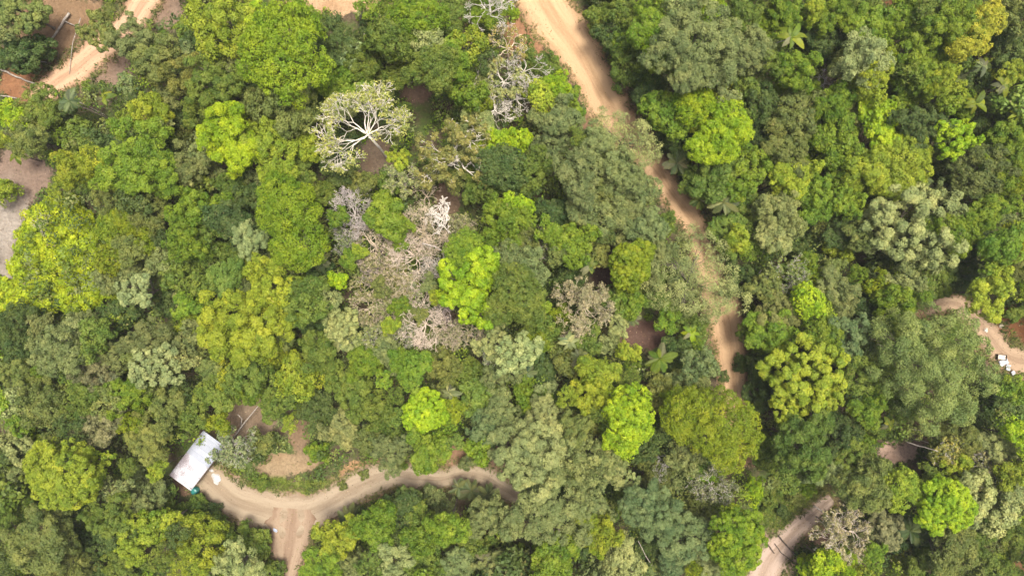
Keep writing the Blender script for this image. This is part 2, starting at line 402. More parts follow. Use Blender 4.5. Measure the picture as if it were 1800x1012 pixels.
def trunk_mesh(seed, Lb):
    """unit trunk: z 0..1 is ground to crown middle, x/y in crown radii"""
    rng = random.Random(seed); m = MB(); nb = 8
    bx, by = rng.uniform(-.08, .08), rng.uniform(-.08, .08)
    m.tube([(bx, by, 0), (bx*.9, by*.8, .04), (bx*.5, by*.4, .35), (0, 0, .62)], [.075, .05, .042, .034], 7)
    L_ = [l for l in Lb if l[2] > -.2]; rng.shuffle(L_)
    for (x, y, z, r) in L_[:nb]:
        t0 = rng.uniform(.42, .62); z1 = 0.93+z*0.25
        mid = (x*.45+rng.uniform(-.06, .06), y*.45+rng.uniform(-.06, .06), t0+(z1-t0)*.62)
        m.tube([(0, 0, t0), (x*.15, y*.15, t0+(z1-t0)*.25), mid, (x*.9, y*.9, z1)], [.024, .02, .014, .006], 5)
        for _ in range(3):
            e = (x+rng.uniform(-.16, .16), y+rng.uniform(-.16, .16), z1+rng.uniform(-.02, .05))
            m.tube([mid, ((mid[0]+e[0])/2+rng.uniform(-.04, .04), (mid[1]+e[1])/2+rng.uniform(-.04, .04), (mid[2]+e[2])/2+.01), e], [.009, .006, .003], 4, False)
    return m.mesh('trunk', M_BARK, True)

def branch_mesh(seed, limbs=7, depth=4, spread=1.0, twig=0.006, flat=0.55, start=0.25, r0=.045, wig=.25, kids=(2, 3), gap=None):
    """leafless crown in crown radii: z 0 is the fork; returns mesh builder and twig tips"""
    rng = random.Random(seed); m = MB(); tips = []
    def grow(p, d, ln, r, lev):
        pts = [p]; rad = [r]; q = Vector(p); dd = Vector(d).normalized(); n = 3 if lev < 2 else 2
        for i in range(n):
            dd = (dd+Vector((rng.gauss(0, wig), rng.gauss(0, wig), rng.gauss(0, wig*.6)+.04))).normalized()
            q = q+dd*ln/n; pts.append(q.copy()); rad.append(max(twig, r*(1-.45*(i+1)/n)))
        m.tube(pts, rad, 5 if lev < 2 else 3, False)
        if lev >= depth: tips.append(q.copy()); return
        for k in range(rng.randint(*kids)):
            a = rng.uniform(.35, .85)*(1 if rng.random() < .5 else -1)
            side = dd.cross(Vector((rng.gauss(0, .4), rng.gauss(0, .4), 1))).normalized()
            nd = (dd+side*a+Vector((0, 0, rng.uniform(-.15, .35)))).normalized()
            b = pts[-1] if k < 2 else pts[-2]
            grow(b, nd, ln*rng.uniform(.60, .80), rad[-1]*.78, lev+1)
    for i in range(limbs):
        th = 6.283*(i+rng.uniform(-.3, .3))/limbs
        if gap: th = gap[0]+gap[1]+(6.283-2*gap[1])*(i+.5+rng.uniform(-.3, .3))/limbs
        el = rng.uniform(.25, 1.0)*flat*1.4
        d = Vector((math.cos(th)*math.cos(el), math.sin(th)*math.cos(el), math.sin(el)))
        grow(Vector((0, 0, rng.uniform(-.1, .05))), d, .36*spread*rng.uniform(.8, 1.15), r0*rng.uniform(.6, 1), 0)
    return m, tips

# palms and big-leaved rosettes
def frond_blade(m, d, ln, w, droop, rng, lift=.35, seg=6):
    """one broad drooping leaf (two half blades folded along a midrib)"""
    side = Vector((-d[1], d[0], 0)); pts = []
    for i in range(seg+1):
        t = i/seg; h = lift*ln*t-droop*ln*t*t
        ww = w*math.sin(math.pi*min(1, .10+.86*t))**.7*(1 if i < seg else .25)
        c = Vector((d[0]*ln*t*.96, d[1]*ln*t*.96, h)); pts.append((c-side*ww*.5+Vector((0, 0, ww*.10)), c, c+side*ww*.5+Vector((0, 0, ww*.10))))
    v = [p for row in pts for p in row]; f = []
    for i in range(seg):
        b = i*3; f += [(b, b+1, b+4, b+3), (b+1, b+2, b+5, b+4)]
    m.add(v, f)
def palm_parts(seed, n=13):
    rng = random.Random(seed); out = []
    for k in range(n):
        m = MB(); th = 6.283*(k+rng.uniform(-.3, .3))/n; d = (math.cos(th), math.sin(th)); ln = rng.uniform(.8, 1.05); lift = rng.uniform(.25, .75)
        droop = lift*.55+rng.uniform(.25, .5); side = Vector((-d[1], d[0], 0)); rach = []
        for i in range(9):
            t = i/8; rach.append(Vector((d[0]*ln*t, d[1]*ln*t, lift*ln*t-droop*ln*t*t)))
        m.tube(rach, [.018*(1-.8*i/8) for i in range(9)], 4, False)
        for i in range(3, 34):
            t = i/33*.98; p = Vector((d[0]*ln*t, d[1]*ln*t, lift*ln*t-droop*ln*t*t))
            for s in (-1, 1):
                l2 = .30*math.sin(math.pi*(.12+.80*t))*rng.uniform(.85, 1.1); dv = (side*s*.85+Vector((d[0]*.6, d[1]*.6, -.28+rng.uniform(-.1, .1)))).normalized()
                wv = Vector((d[0], d[1], 0))*.017
                m.add([p-wv, p+dv*l2*.5+wv*-.9, p+dv*l2, p+dv*l2*.5+wv*1.1, p+wv], [(0, 1, 2, 3, 4)])
        out.append(m)
    return out
def face_attrs(me, seed):
    n = len(me.polygons); rng = np.random.RandomState(seed)
    for k in ('tint', 'leaf'):
        a = me.attributes.new(k, 'FLOAT', 'FACE'); a.data.foreach_set('value', (rng.rand(n)*.5+.25 if k == 'leaf' else np.full(n, rng.rand())).astype(np.float32))
EXPOSURE = 0.95
COL = dict(lime=(.235,.340,.012), yel=(.225,.280,.022), must=(.160,.210,.010), fresh=(.136,.208,.016), mid=(.118,.170,.025),
           dark=(.072,.112,.026), olive=(.145,.175,.040), grey=(.164,.200,.064), pale=(.250,.288,.102), blue=(.130,.186,.066),
           tan=(.195,.205,.090), gold=(.315,.315,.026), vivid=(.152,.232,.011), sage=(.175,.232,.062))
COLW = dict(lime='bright lime', yel='yellow-green', must='mustard green', fresh='fresh green', mid='mid green', dark='dark green',
            olive='olive', grey='grey-green', pale='pale green', blue='blue-green', tan='brownish', gold='golden yellow', vivid='vivid green', sage='sage green')
KINDW = dict(D='domed tree', L='clumpy tree', F='feathery tree', R='tufted tree', V='viny sprawling tree')
# every tree seen in the photograph: x y radius (pixels) kind colour [height m]
TREES = '''
45 22 58 R olive 8
170 50 32 R olive 10
30 88 42 V dark 6
225 62 36 F grey 12
262 100 46 L olive 13
300 122 42 L olive 12
385 38 58 L yel 14
352 70 34 L dark 9
412 105 32 F grey 11
255 192 34 L yel 11
10 203 30 D lime 10
62 188 40 L mid 9
42 255 42 L olive 10
116 292 38 L yel 10
232 282 68 L fresh 15
330 292 34 L grey 11
368 138 46 F mid 13
430 188 30 L olive 10
14 322 22 R yel 3
315 205 30 L dark 7
290 240 26 L dark 6
180 250 30 L dark 7
130 240 30 V mid 6
340 200 26 L mid 9
500 88 80 D vivid 19
450 40 34 L lime 13
492 172 58 L olive 15
476 266 46 L yel 13
536 250 28 L yel 10
590 68 38 L dark 11
632 112 34 L mid 10
688 55 50 D mid 14
735 30 44 D vivid 14
792 22 34 L mid 10
645 62 26 L dark 9
758 112 52 D mid 16
792 100 34 L fresh 15
818 158 32 L fresh 12
605 143 44 L fresh 10
560 148 28 L fresh 10
690 128 24 L mid 8
522 302 34 L mid 9
588 292 36 L dark 9
562 340 30 L mid 8
628 322 30 L olive 8
690 278 26 R yel 9
680 320 24 L mid 6
872 246 24 L lime 11
838 215 32 F grey 11
882 292 42 D dark 12
848 330 34 L mid 10
862 6 34 L fresh 12
905 14 20 L lime 8
945 112 26 L mid 8
976 112 24 L mid 8
955 168 28 D yel 11
980 150 24 L lime 12
1026 152 26 L fresh 11
1018 190 30 L fresh 10
985 206 40 F grey 12
912 246 26 L lime 10
942 266 28 F grey 9
935 300 38 L mid 12
918 335 30 L dark 9
1010 312 54 F grey 15
1100 300 50 F grey 14
1055 262 46 F grey 14
1058 372 54 F grey 13
968 256 34 F grey 11
1050 318 44 F olive 13
1130 335 30 F grey 10
1048 22 26 L mid 6
1066 62 34 L dark 8
1100 24 30 L mid 9
1112 112 54 L mid 9
1098 70 26 L fresh 7
1148 36 46 L fresh 14
1150 78 34 L lime 14
1166 104 34 L fresh 13
1234 72 78 F grey 19
1210 128 40 F grey 17
1285 92 46 F grey 14
1330 78 38 L grey 12
1180 190 48 D fresh 14
1222 184 34 D lime 14
1132 162 34 L dark 8
1275 178 24 L pale 11
1274 140 15 L yel 9
1166 262 38 L dark 8
1204 246 32 L dark 7
1232 322 38 L mid 9
1258 300 44 L mid 11
1312 300 52 L fresh 12
1334 238 42 L dark 9
1342 172 40 L dark 10
1312 20 36 L mid 12
1258 10 30 L lime 13
1300 350 30 V mid 8
1308 140 30 L mid 10
1386 8 36 L mid 12
1438 14 20 L yel 12
1400 112 42 L fresh 14
1452 62 32 V dark 9
1472 24 34 L mid 11
1534 34 38 V fresh 12
1530 98 46 L pale 15
1546 128 26 L yel 15
1592 34 34 L fresh 11
1622 76 48 L mid 13
1684 42 46 L mid 14
1790 22 32 L olive 12
1650 118 46 F grey 13
1664 136 28 L yel 12
1780 80 38 V dark 8
1790 126 24 L yel 12
1478 168 40 L fresh 12
1446 176 32 V mid 9
1400 196 46 V olive 12
1368 150 30 L mid 9
1540 196 30 V lime 13
1560 240 32 V lime 12
1516 188 30 V olive 10
1482 236 46 V fresh 12
1428 258 32 V dark 7
1504 276 36 V mid 10
1620 216 44 F dark 13
1688 242 36 R lime 13
1392 262 42 L olive 13
1394 312 38 L yel 14
1452 276 38 V mid 9
1462 330 40 V mid 11
1672 292 34 V dark 6
1775 232 38 L mid 12
1732 296 52 F olive 13
1782 300 46 F mid 13
1622 330 34 F grey 10
1740 205 36 V dark 7
1690 180 30 V mid 10
1590 150 30 V mid 9
1350 40 28 L mid 10
1352 215 28 L dark 7
1765 350 36 L mid 9
1490 110 26 V olive 11
1715 140 28 L dark 8
186 395 32 D must 10
224 392 36 D must 11
256 362 36 L olive 12
194 452 30 D must 9
226 438 30 F olive 11
190 350 34 L olive 10
332 368 40 L fresh 12
322 420 36 L fresh 12
356 404 30 L mid 9
402 392 44 L dark 12
432 416 34 F pale 13
236 510 30 R pale 13
176 494 28 F grey 8
272 452 32 L grey 10
312 486 32 L mid 10
352 498 26 L mid 8
300 330 30 L dark 8
246 588 40 F grey 14
266 640 44 R pale 13
322 542 24 L fresh 10
326 596 30 F grey 10
392 486 36 L mid 12
86 622 50 F grey 14
158 584 32 L mid 11
190 624 34 F grey 10
140 572 24 F grey 8
22 572 38 L dark 8
20 618 30 L dark 7
156 662 36 F tan 10
20 664 32 F olive 9
370 644 36 L olive 10
424 662 36 L mid 11
434 340 30 L dark 9
366 446 30 L mid 8
290 530 28 L dark 7
210 550 26 L dark 6
60 690 32 L olive 9
225 470 22 L grey 9
400 320 26 L mid 9
472 502 42 L yel 13
482 540 32 L olive 11
530 532 46 L mid 13
474 580 38 L olive 11
560 480 26 L dark 7
602 575 34 R pale 11
680 622 34 L grey 10
722 652 42 L fresh 12
640 632 32 L fresh 9
870 605 38 R pale 12
882 655 34 F grey 11
512 650 30 L yel 11
560 618 40 L mid 10
592 660 32 L mid 9
590 490 18 L lime 8
545 575 26 L dark 7
680 386 42 V fresh 12
814 436 34 D fresh 14
900 512 62 D mid 17
920 472 40 L grey 14
884 388 44 L fresh 13
868 424 30 L mid 9
640 405 26 L dark 5
700 500 30 L olive 6
780 645 34 L olive 10
830 660 30 L mid 9
760 600 26 L olive 6
640 480 24 L olive 5
906 366 30 D lime 12
1006 420 42 L fresh 14
1092 366 36 F grey 11
1140 392 40 F grey 12
1184 384 32 L mid 10
1150 442 36 F grey 11
1050 446 36 F olive 10
980 370 34 L dark 9
1082 524 34 L mid 9
1112 546 34 L fresh 10
1096 574 26 R pale 9
1030 592 30 L mid 9
1236 572 26 L mid 7
1110 614 24 L yel 9
1236 640 36 F blue 11
1052 664 40 L yel 13
914 622 42 R pale 13
960 580 30 L mid 8
1200 610 28 L dark 6
960 648 32 V dark 6
1000 640 30 V olive 8
1282 402 36 L mid 9
1304 424 26 L yel 10
1332 372 36 L mid 9
1312 492 36 F dark 8
1346 502 30 F olive 10
1330 588 46 L mid 12
1322 640 38 L dark 8
1340 690 34 L dark 8
1170 560 26 L fresh 8
1150 520 30 L mid 8
1190 680 30 F grey 9
1160 690 28 L olive 9
1000 490 24 L dark 7
1372 376 42 L grey 13
1366 416 36 F pale 12
1440 350 38 L fresh 13
1490 356 28 L fresh 12
1428 424 36 V dark 6
1484 404 36 L dark 9
1514 418 28 L olive 11
1682 404 44 D fresh 13
1742 368 40 L mid 12
1776 432 40 L fresh 13
1424 530 30 D lime 13
1376 546 36 L grey 10
1470 512 42 F grey 11
1532 534 36 V dark 7
1586 528 46 L fresh 12
1598 492 30 L grey 11
1502 590 38 F blue 13
1692 566 30 D mid 7
1750 518 44 L yel 12
1356 582 40 L fresh 12
1450 592 38 D fresh 12
1522 662 40 L mid 12
1790 472 32 L olive 11
1788 556 22 L mid 5
1560 470 34 V dark 5
1650 500 34 V mid 6
1700 470 34 V dark 6
1420 470 34 F mid 10
1730 420 30 V dark 6
1590 600 34 L mid 12
180 750 46 F tan 12
62 722 50 L olive 13
150 698 34 L mid 11
216 690 36 L fresh 11
250 772 42 F olive 11
282 822 26 L yel 8
282 712 38 L olive 10
22 788 32 R pale 10
16 848 26 L grey 9
190 918 42 F mid 13
228 950 40 L yel 13
232 890 34 F grey 10
262 862 30 F grey 8
60 948 68 L olive 14
110 1000 40 L olive 11
292 920 26 L yel 11
346 962 46 L yel 13
385 930 28 L mid 9
412 1000 40 F pale 11
150 985 38 L dark 8
205 1000 36 L mid 9
442 952 42 L mid 12
332 740 32 L mid 7
372 690 40 L mid 10
372 896 34 L dark 6
340 900 26 L mid 6
30 890 32 L mid 8
130 910 30 L dark 7
440 700 34 L fresh 9
800 722 24 L must 9
746 800 46 L fresh 12
692 800 36 F grey 11
600 762 40 F pale 9
480 712 40 L mid 10
556 722 32 L dark 7
622 702 36 L mid 10
662 722 34 L mid 10
450 770 30 L olive 6
850 762 38 F blue 11
884 730 34 L grey 10
840 700 34 V mid 9
930 698 32 L fresh 9
790 930 40 L fresh 14
736 950 30 L fresh 12
736 915 26 L mid 10
850 912 38 F grey 12
652 930 46 L fresh 12
700 888 48 L dark 10
580 960 42 L yel 10
768 876 34 F grey 10
690 992 34 L pale 11
560 1000 36 L fresh 11
482 1000 42 L mid 11
462 962 34 L mid 11
610 1004 34 F grey 10
745 1004 32 L mid 9
800 995 32 F grey 9
870 1000 34 F grey 9
830 960 28 L mid 8
690 760 26 L mid 7
640 770 28 L olive 8
1096 782 30 D lime 14
1044 694 40 L yel 14
1040 800 52 F grey 14
1010 758 34 F olive 13
1082 834 36 F pale 12
960 735 38 F pale 12
962 902 76 F grey 13
1024 890 38 F grey 12
1140 880 28 F blue 13
1212 952 44 F grey 12
1150 834 36 L olive 8
1204 812 30 L grey 9
1228 834 28 L fresh 8
970 982 50 L fresh 13
1062 944 32 L yel 11
1100 992 46 L pale 11
1272 1002 34 F pale 10
1182 996 24 F blue 8
1330 855 15 L lime 5
920 1002 34 F grey 8
1130 790 26 L dark 8
1090 890 28 L mid 6
1150 970 28 L dark 5
1030 960 24 V dark 5
1240 900 28 L olive 7
1190 730 26 L grey 9
1414 782 66 F mid 14
1384 722 26 R yel 11
1462 692 28 R yel 10
1526 860 52 F olive 13
1590 856 44 D yel 13
1748 886 58 R pale 13
1760 794 38 F pale 10
1796 772 28 L lime 12
1560 930 36 F tan 9
1462 996 30 D lime 9
1432 1000 24 L lime 6
1542 972 20 L fresh 9
1680 972 46 L olive 12
1640 1002 40 L mid 9
1742 1002 38 L mid 10
1484 770 38 L dark 9
1500 806 32 L mid 10
1350 800 28 L mid 7
1390 700 30 L dark 8
1620 940 40 V dark 6
1720 940 34 L mid 8
1765 700 40 V dark 7
1790 690 26 L fresh 11
1700 780 34 L olive 9
1690 830 28 R yel 9
1660 770 24 L olive 7
1560 760 34 L mid 9
1450 830 34 F grey 10
1785 945 34 L mid 9
632 443 15 L yel 10
700 424 16 L fresh 10
667 507 18 F olive 10
750 500 18 L grey 10
686 573 16 L yel 10
700 540 18 L fresh 9
592 382 18 L fresh 11
610 456 18 L fresh 10
736 556 15 F olive 10
716 395 14 L fresh 10
762 520 14 L yel 10
1590 720 30 L mid 10
1790 840 30 L yel 11
1530 725 34 L fresh 11
'''
# trees with a shape of their own: lobes (x, y, r in pixels), kind, colour, height, name, label
SPECIAL = [
 ([(500,366,52),(518,425,46),(488,340,34)],'D','vivid',17,'domed_tree','dense green domed tree of two joined lobes with a smooth tight crown'),
 ([(100,838,56),(120,850,42),(80,820,40)],'D','yel',16,'domed_tree','round yellow-green domed tree standing alone above darker growth, left of the hut'),
 ([(395,240,38),(382,215,26),(415,268,32),(372,232,24),(400,200,16)],'L','lime',15,'ragged_lime_tree','bright lime tree with ragged fingered outline among dull green crowns'),
 ([(1265,752,60),(1215,735,46),(1300,760,44),(1280,795,34)],'D','must',17,'domed_tree','widest mustard green domed tree, just below the end of the sandy road'),
 ([(1108,718,40),(1110,745,36),(1092,775,24)],'D','lime',17,'domed_tree','tight bright lime domed tree tapering to a tail at its lower side'),
 ([(1742,28,30),(1722,62,26),(1700,76,18)],'D','gold',15,'domed_tree','golden yellow knobbly tree with a long curved crown'),
 ([(1640,655,60),(1600,600,44),(1665,592,46),(1580,652,42),(1702,640,48),(1690,700,42),(1625,705,42)],'L','sage',17,'broad_tree','largest broad grey-green crown of many lobes, beside the bend of the narrow track'),
 ([(1072,224,32),(1108,240,36),(1136,264,24)],'F','pale',11,'feathery_tree','pale airy feathery tree arching over the upper bend of the sandy road'),
 ([(1285,205,30),(1265,245,38),(1298,228,26),(1235,258,22)],'D','lime',15,'crescent_tree','crescent shaped yellow-green domed tree beside the sandy road forest'),
 ([(1540,292,40),(1600,272,42),(1578,312,36),(1520,300,26),(1615,300,26)],'D','yel',14,'spreading_tree','spreading yellow-green tree with a lobed flat crown over deep shade'),
 ([(1150,895,44),(1162,920,36),(1130,885,34)],'F','blue',15,'feathery_tree','soft blue-green feathery tree above a dark gap'),
 ([(1300,940,44),(1296,972,42),(1315,955,30)],'D','vivid',15,'domed_tree','dense rich green domed tree beside the log-strewn track'),
 ([(1240,470,58),(1195,500,50),(1270,510,46),(1170,490,36),(1250,525,40)],'F','pale',13,'feathery_tree','wide grey-green feathery tree whose airy crown hides the sandy road'),
 ([(1620,395,62),(1590,370,44),(1650,420,48),(1670,375,36),(1570,400,36)],'R','pale',15,'pale_tufted_tree','broad pale olive tree with loose yellowish tufts and light branches'),
 ([(822,475,42),(815,510,38),(838,545,28),(850,460,26)],'R','lime',16,'tufted_tree','bright lime tree of crisp leaf tufts beside the leafless brown thicket'),
 ([(930,812,58),(905,795,42),(960,800,44)],'L','pale',14,'rounded_tree','large pale yellowish tree at the end of the hut track'),
 ([(1420,640,46),(1385,650,36),(1450,650,40),(1420,685,34),(1455,680,26)],'R','yel',14,'tufted_tree','yellow-green tree of round leaf tufts with dark gaps and pale twigs'),
 ([(745,722,38),(735,735,26)],'D','lime',12,'domed_tree','small bright lime domed tree above the hut track'),
 ([(1112,462,36),(1105,485,26),(1130,445,22)],'D','must',13,'domed_tree','small mustard green domed tree beside a dark brown gap'),
 ([(405,555,50),(440,590,46),(390,590,40),(425,615,30),(455,560,36)],'L','yel',15,'broad_tree','broad yellow-green leafy tree with a bumpy crown among grey-green neighbours'),
 ([(1665,885,42),(1690,900,30),(1650,905,30)],'D','lime',14,'domed_tree','vivid green domed tree with a loose edge beside pale tufted growth'),
]
# short names that later labels point with
ANCHOR = [
 (340,810,'the metal-roofed hut'),(640,210,'the white-limbed tree'),(775,370,'the chalk-white snag'),(510,920,'the track fork'),
 (395,245,'the ragged lime tree'),(90,450,'the lime thicket'),(18,420,'the grey bare clearing'),(110,55,'the felled logs'),
 (958,5,'the sandy road top'),(1022,105,'the wide sandy road'),(1240,480,'the airy road-hiding crown'),(1288,640,'the sandy road end'),
 (1262,755,'the widest mustard dome'),(1108,725,'the tailed lime dome'),(1735,45,'the golden tree'),(1640,650,'the largest green crown'),
 (1725,570,'the narrow bend track'),(1390,945,'the log-strewn track'),(1580,793,'the pinkish bare patch'),(1620,400,'the pale olive tree'),
 (1270,228,'the crescent tree'),(1570,290,'the spreading yellow tree'),(1150,900,'the blue-green feathery tree'),(1300,955,'the rich green dome'),
 (505,385,'the two-lobed dome'),(100,840,'the lone round dome'),(690,470,'the leafless brown thicket'),(800,270,'the white-veined tree'),
 (870,90,'the grey leafless tree'),(500,85,'the tallest green dome'),(822,495,'the crisp lime tufts'),(930,812,'the large pale tree'),
 (1420,655,'the yellow tufted tree'),(745,725,'the small lime dome'),(1160,630,'the star-shaped palm'),(1112,465,'the small mustard dome'),
 (415,575,'the bumpy yellow-green tree'),(1665,890,'the vivid green dome'),(1234,72,'the grey-green roadside giant'),(590,5,'the tan clearing edge'),
 (515,820,'the tan earth mound'),(165,95,'the clay track'),(1760,640,'the white rubble heap'),(1195,350,'the narrow sandy road'),(1030,540,'the pale fuzzy thicket'),
]
# ------------------------------------------------------------------ prototypes and copies
PROTO = {}
def proto(k, r):
    lod = 's' if r < 2.4 else ('m' if r < 4.2 else 'l')
    return PROTO[(k, lod)]
NP = {'D': 4, 'L': 9, 'F': 7, 'R': 5, 'V': 6}
for k, nvar in NP.items():
    for lod, (cnt, lo) in {'s': (8500, .74), 'm': (20000, 1.18), 'l': (42000, 1.65)}.items():
        lst = []
        for v in range(nvar):
            me, Lb = crown_mesh(k, 100*ord(k)+10*v+len(lst)+(0 if lod == 's' else 5 if lod == 'm' else 9), int(cnt*(1.15 if k == 'F' else 1)), None if k == 'D' and v % 2 else irregular(np.random.RandomState(31*v+ord(k)), .25 if k != 'D' else .1), lo, {'s': .98, 'm': 1.3, 'l': 1.65}[lod])
            lst.append((me, trunk_mesh(v+ord(k), Lb)))
        PROTO[(k, lod)] = lst
rt = random.Random(11)
PLACED = []     # x, y, r in metres for ground cover
ROWS = []
for ln in TREES.strip().splitlines():
    a = ln.split(); ROWS.append((float(a[0]), float(a[1]), float(a[2]), a[3], a[4], float(a[5])))
def jitter(c, rng, s=.08):
    g = rng.gauss(0, s); hue = rng.gauss(0, s*.45)
    return (max(.01, c[0]*(1+g+hue)), max(.01, c[1]*(1+g)), max(.004, c[2]*(1+g-hue)), 1)
def plant(name, px, py, rpx, h, col, crown, trunk, rz=0, squash=1.0, asp=1.0, flat=1.0):
    zc = h-0.30*rpx*.075
    p = at(px, py, zc); s = (H-p.z)/F; r = rpx*s
    root = empty(name, (p.x, p.y, G(p.x, p.y)))
    PLACED.append((p.x, p.y, r, h))
    gz = G(p.x, p.y); cz = h-0.52*r*flat
    c = link('crown', crown, root, (0, 0, cz)); c.scale = (r*asp, r/asp, r*flat); c.rotation_euler = (0, 0, rz); c.color = col
    t = link('trunk', trunk, root, (0, 0, -0.1)); t.scale = (r*asp, r/asp, cz+.1); t.rotation_euler = (0, 0, rz)
    return root
ITEMS = []
# stretches of track and soil that stay open to the sky: x, y, half width in pixels
OPEN = [(110,60,44),(20,420,24),(657,268,22),(733,166,12),(515,816,40),(634,830,24),(1066,488,17),(1132,586,22),(1575,792,24),(784,345,8),(40,302,26),(590,2,28),(1780,592,24),(540,768,14),(345,812,48),(440,735,20)]
def open_run(P, n=30):
    for (x0, y0, w0), (x1, y1, w1) in zip(P[:-1], P[1:]):
        for t in np.linspace(0, 1, n, endpoint=False): OPEN.append((x0+(x1-x0)*t, y0+(y1-y0)*t, (w0+(w1-w0)*t)/2))
open_run([(952,0,86),(985,50,80),(1022,100,70),(1044,140,56),(1068,188,56)])
open_run([(1152,282,30),(1176,333,36),(1204,368,38),(1221,395,36),(1232,428,30)])
open_run([(1272,552,56),(1282,600,50),(1288,650,40),(1290,686,34)])
open_run([(370,845,54),(410,878,58),(455,893,62),(510,905,68),(560,893,52),(605,868,48),(650,845,46),(690,832,36),(740,842,22),(800,838,20),(850,838,28),(876,852,20)])
open_run([(512,930,66),(507,975,46)])
open_run([(255,0,44),(232,35,36),(205,62,10),(165,95,40),(125,128,38),(95,147,32)])
open_run([(1665,537,20),(1692,543,24),(1716,562,30),(1740,592,34),(1760,618,38),(1795,634,36)])
open_run([(1358,985,50),(1385,945,44),(1415,915,34),(1443,892,26)])
OPEN = np.array(OPEN)
OVER = {(170,50),(225,62),(1088,238),(1130,335),(746,800),(692,800)}
def pushed(x, y, r):
    for _ in range(8):
        d = np.hypot(OPEN[:, 0]-x, OPEN[:, 1]-y)-OPEN[:, 2]; k = int(d.argmin())
        if d[k] >= r*1.10: break
        lack = r*1.10-d[k]; v = np.array((x-OPEN[k, 0], y-OPEN[k, 1])); v /= max(1e-6, np.hypot(*v)); x += v[0]*lack*.45; y += v[1]*lack*.45; r = max(12, r-lack*.30)
    return x, y, r
names = {'D': 'domed_tree', 'L': 'leafy_tree', 'F': 'feathery_tree', 'R': 'tufted_tree', 'V': 'viny_tree'}
use = {}
dull = sorted((w for w in ROWS if w[4] in ('dark', 'mid', 'grey', 'olive', 'fresh', 'blue', 'tan')), key=lambda w: w[2])[:max(0, len(ROWS)+len(SPECIAL)-302)]
small_rows = set(dull); SMALL = []; SEAM = []
for row in ROWS:
    (x, y, r, k, c, h) = row
    if x > 1340 and y < 480: c = {'mid': 'fresh', 'fresh': 'yel' if int(x+y) % 2 else 'fresh', 'grey': 'fresh' if int(x) % 3 == 0 else 'grey', 'dark': 'dark'}.get(c, c)
    if (x, y) not in OVER:
        x, y, r = pushed(x, y, r)
        while h > 3.2:
            b = at(x, y, h)
            if float(road_dist(b.x, b.y)) > .5: break
            h *= .88
    p = at(x, y, h); rm = r*(H-p.z)/F
    lst = proto(k, rm); key = (k, id(lst)); i = use[key] = use.get(key, rt.randrange(9))+1
    me, tr = lst[i % len(lst)]
    if row in small_rows:
        hh = h*rt.uniform(.94, 1.08); zc = hh-.3*r*1.1*.075; q_ = at(x, y, zc); SMALL.append((me, q_.x, q_.y, G(q_.x, q_.y)+hh-.52*r*1.1*(H-q_.z)/F, r*1.1*(H-q_.z)/F, rt.uniform(0, 6.28), jitter(COL[c], rt)[:3]))
        PLACED.append((q_.x, q_.y, r*.08, hh)); continue
    o = plant(names[k], x, y, r*1.10, h*rt.uniform(.94, 1.08), jitter(COL[c], rt), me, tr, rt.uniform(0, 6.28), asp=rt.uniform(.90, 1.10), flat=rt.uniform(.85, 1.15))
    size = 'small ' if r <= 26 else 'large ' if r >= 56 else ''
    tag(o, None, 'tree', 'trees of the forest'); ITEMS.append((o, x, y, r, size+COLW[c]+' '+KINDW[k]))
def merged(rows, name='understory_trees', label='small dull green trees filling the gaps between the crowns'):
    V = []; T = []; Lf = []; Cc = []
    for me, x, y, z, r, rz, col in rows:
        n = len(me.vertices); v = np.empty(n*3, np.float32); me.vertices.foreach_get('co', v); v = v.reshape(-1, 3)*r
        ca, sa = math.cos(rz), math.sin(rz); V.append(np.c_[v[:, 0]*ca-v[:, 1]*sa+x, v[:, 0]*sa+v[:, 1]*ca+y, v[:, 2]+z]); m = len(me.polygons)
        for nm, L__ in (('tint', T), ('leaf', Lf)):
            a = np.empty(m, np.float32); me.attributes[nm].data.foreach_get('value', a); L__.append(a)
        Cc.append(np.tile(np.array(col), (m, 1)))
    V = np.vstack(V); T = np.concatenate(T)
    o = link(name, mesh_np(name, V, np.arange(len(V)).reshape(-1, 4), M_UNDER, fattr={'tint': T, 'leaf': np.concatenate(Lf)}, fcol=np.vstack(Cc)))
    tag(o, label, None, None, 'stuff')
XS = [crown_mesh(k_, 700+j, 3200, irregular(np.random.RandomState(60+j), .3), .62, .9)[0] for j, k_ in enumerate('LLFRVLFV')]
PA = np.array([(w[0], w[1], w[2], w[5], i) for i, w in enumerate(ROWS)]); n_ = 0
for _ in range(9000):
    if n_ >= 330: break
    x, y = rt.uniform(-10, 1810), rt.uniform(-10, 1022); d = np.hypot(PA[:, 0]-x, PA[:, 1]-y)/PA[:, 2]; k_ = int(d.argmin())
    if not .80 < d[k_] < 1.5: continue
    if (np.hypot(OPEN[:, 0]-x, OPEN[:, 1]-y)-OPEN[:, 2]).min() < 26 or 575 < x < 850 and 320 < y < 630 or x < 185 and 340 < y < 560: continue
    if any((q[0]-x)**2+(q[1]-y)**2 < 26**2 for q in SEAM) or any((l[0]-x)**2+(l[1]-y)**2 < (l[2]*1.02)**2 for sp in SPECIAL for l in sp[0]): continue
    SEAM.append((x, y)); n_ += 1
    h = max(4.0, PA[k_, 3]-rt.uniform(.5, 3.5)); b = at(x, y, h)
    if float(road_dist(b.x, b.y)) < 1.0: continue
    c = ROWS[k_][4] if rt.random() < .35 else rt.choice(['mid', 'mid', 'fresh', 'fresh', 'grey', 'olive', 'yel', 'dark', 'pale', 'must'])
    SMALL.append((rt.choice(XS), b.x, b.y, b.z-.6, rt.uniform(1.1, 2.3), rt.uniform(0, 6.28), jitter(COL[c], rt)[:3]))
if SMALL: merged(SMALL)
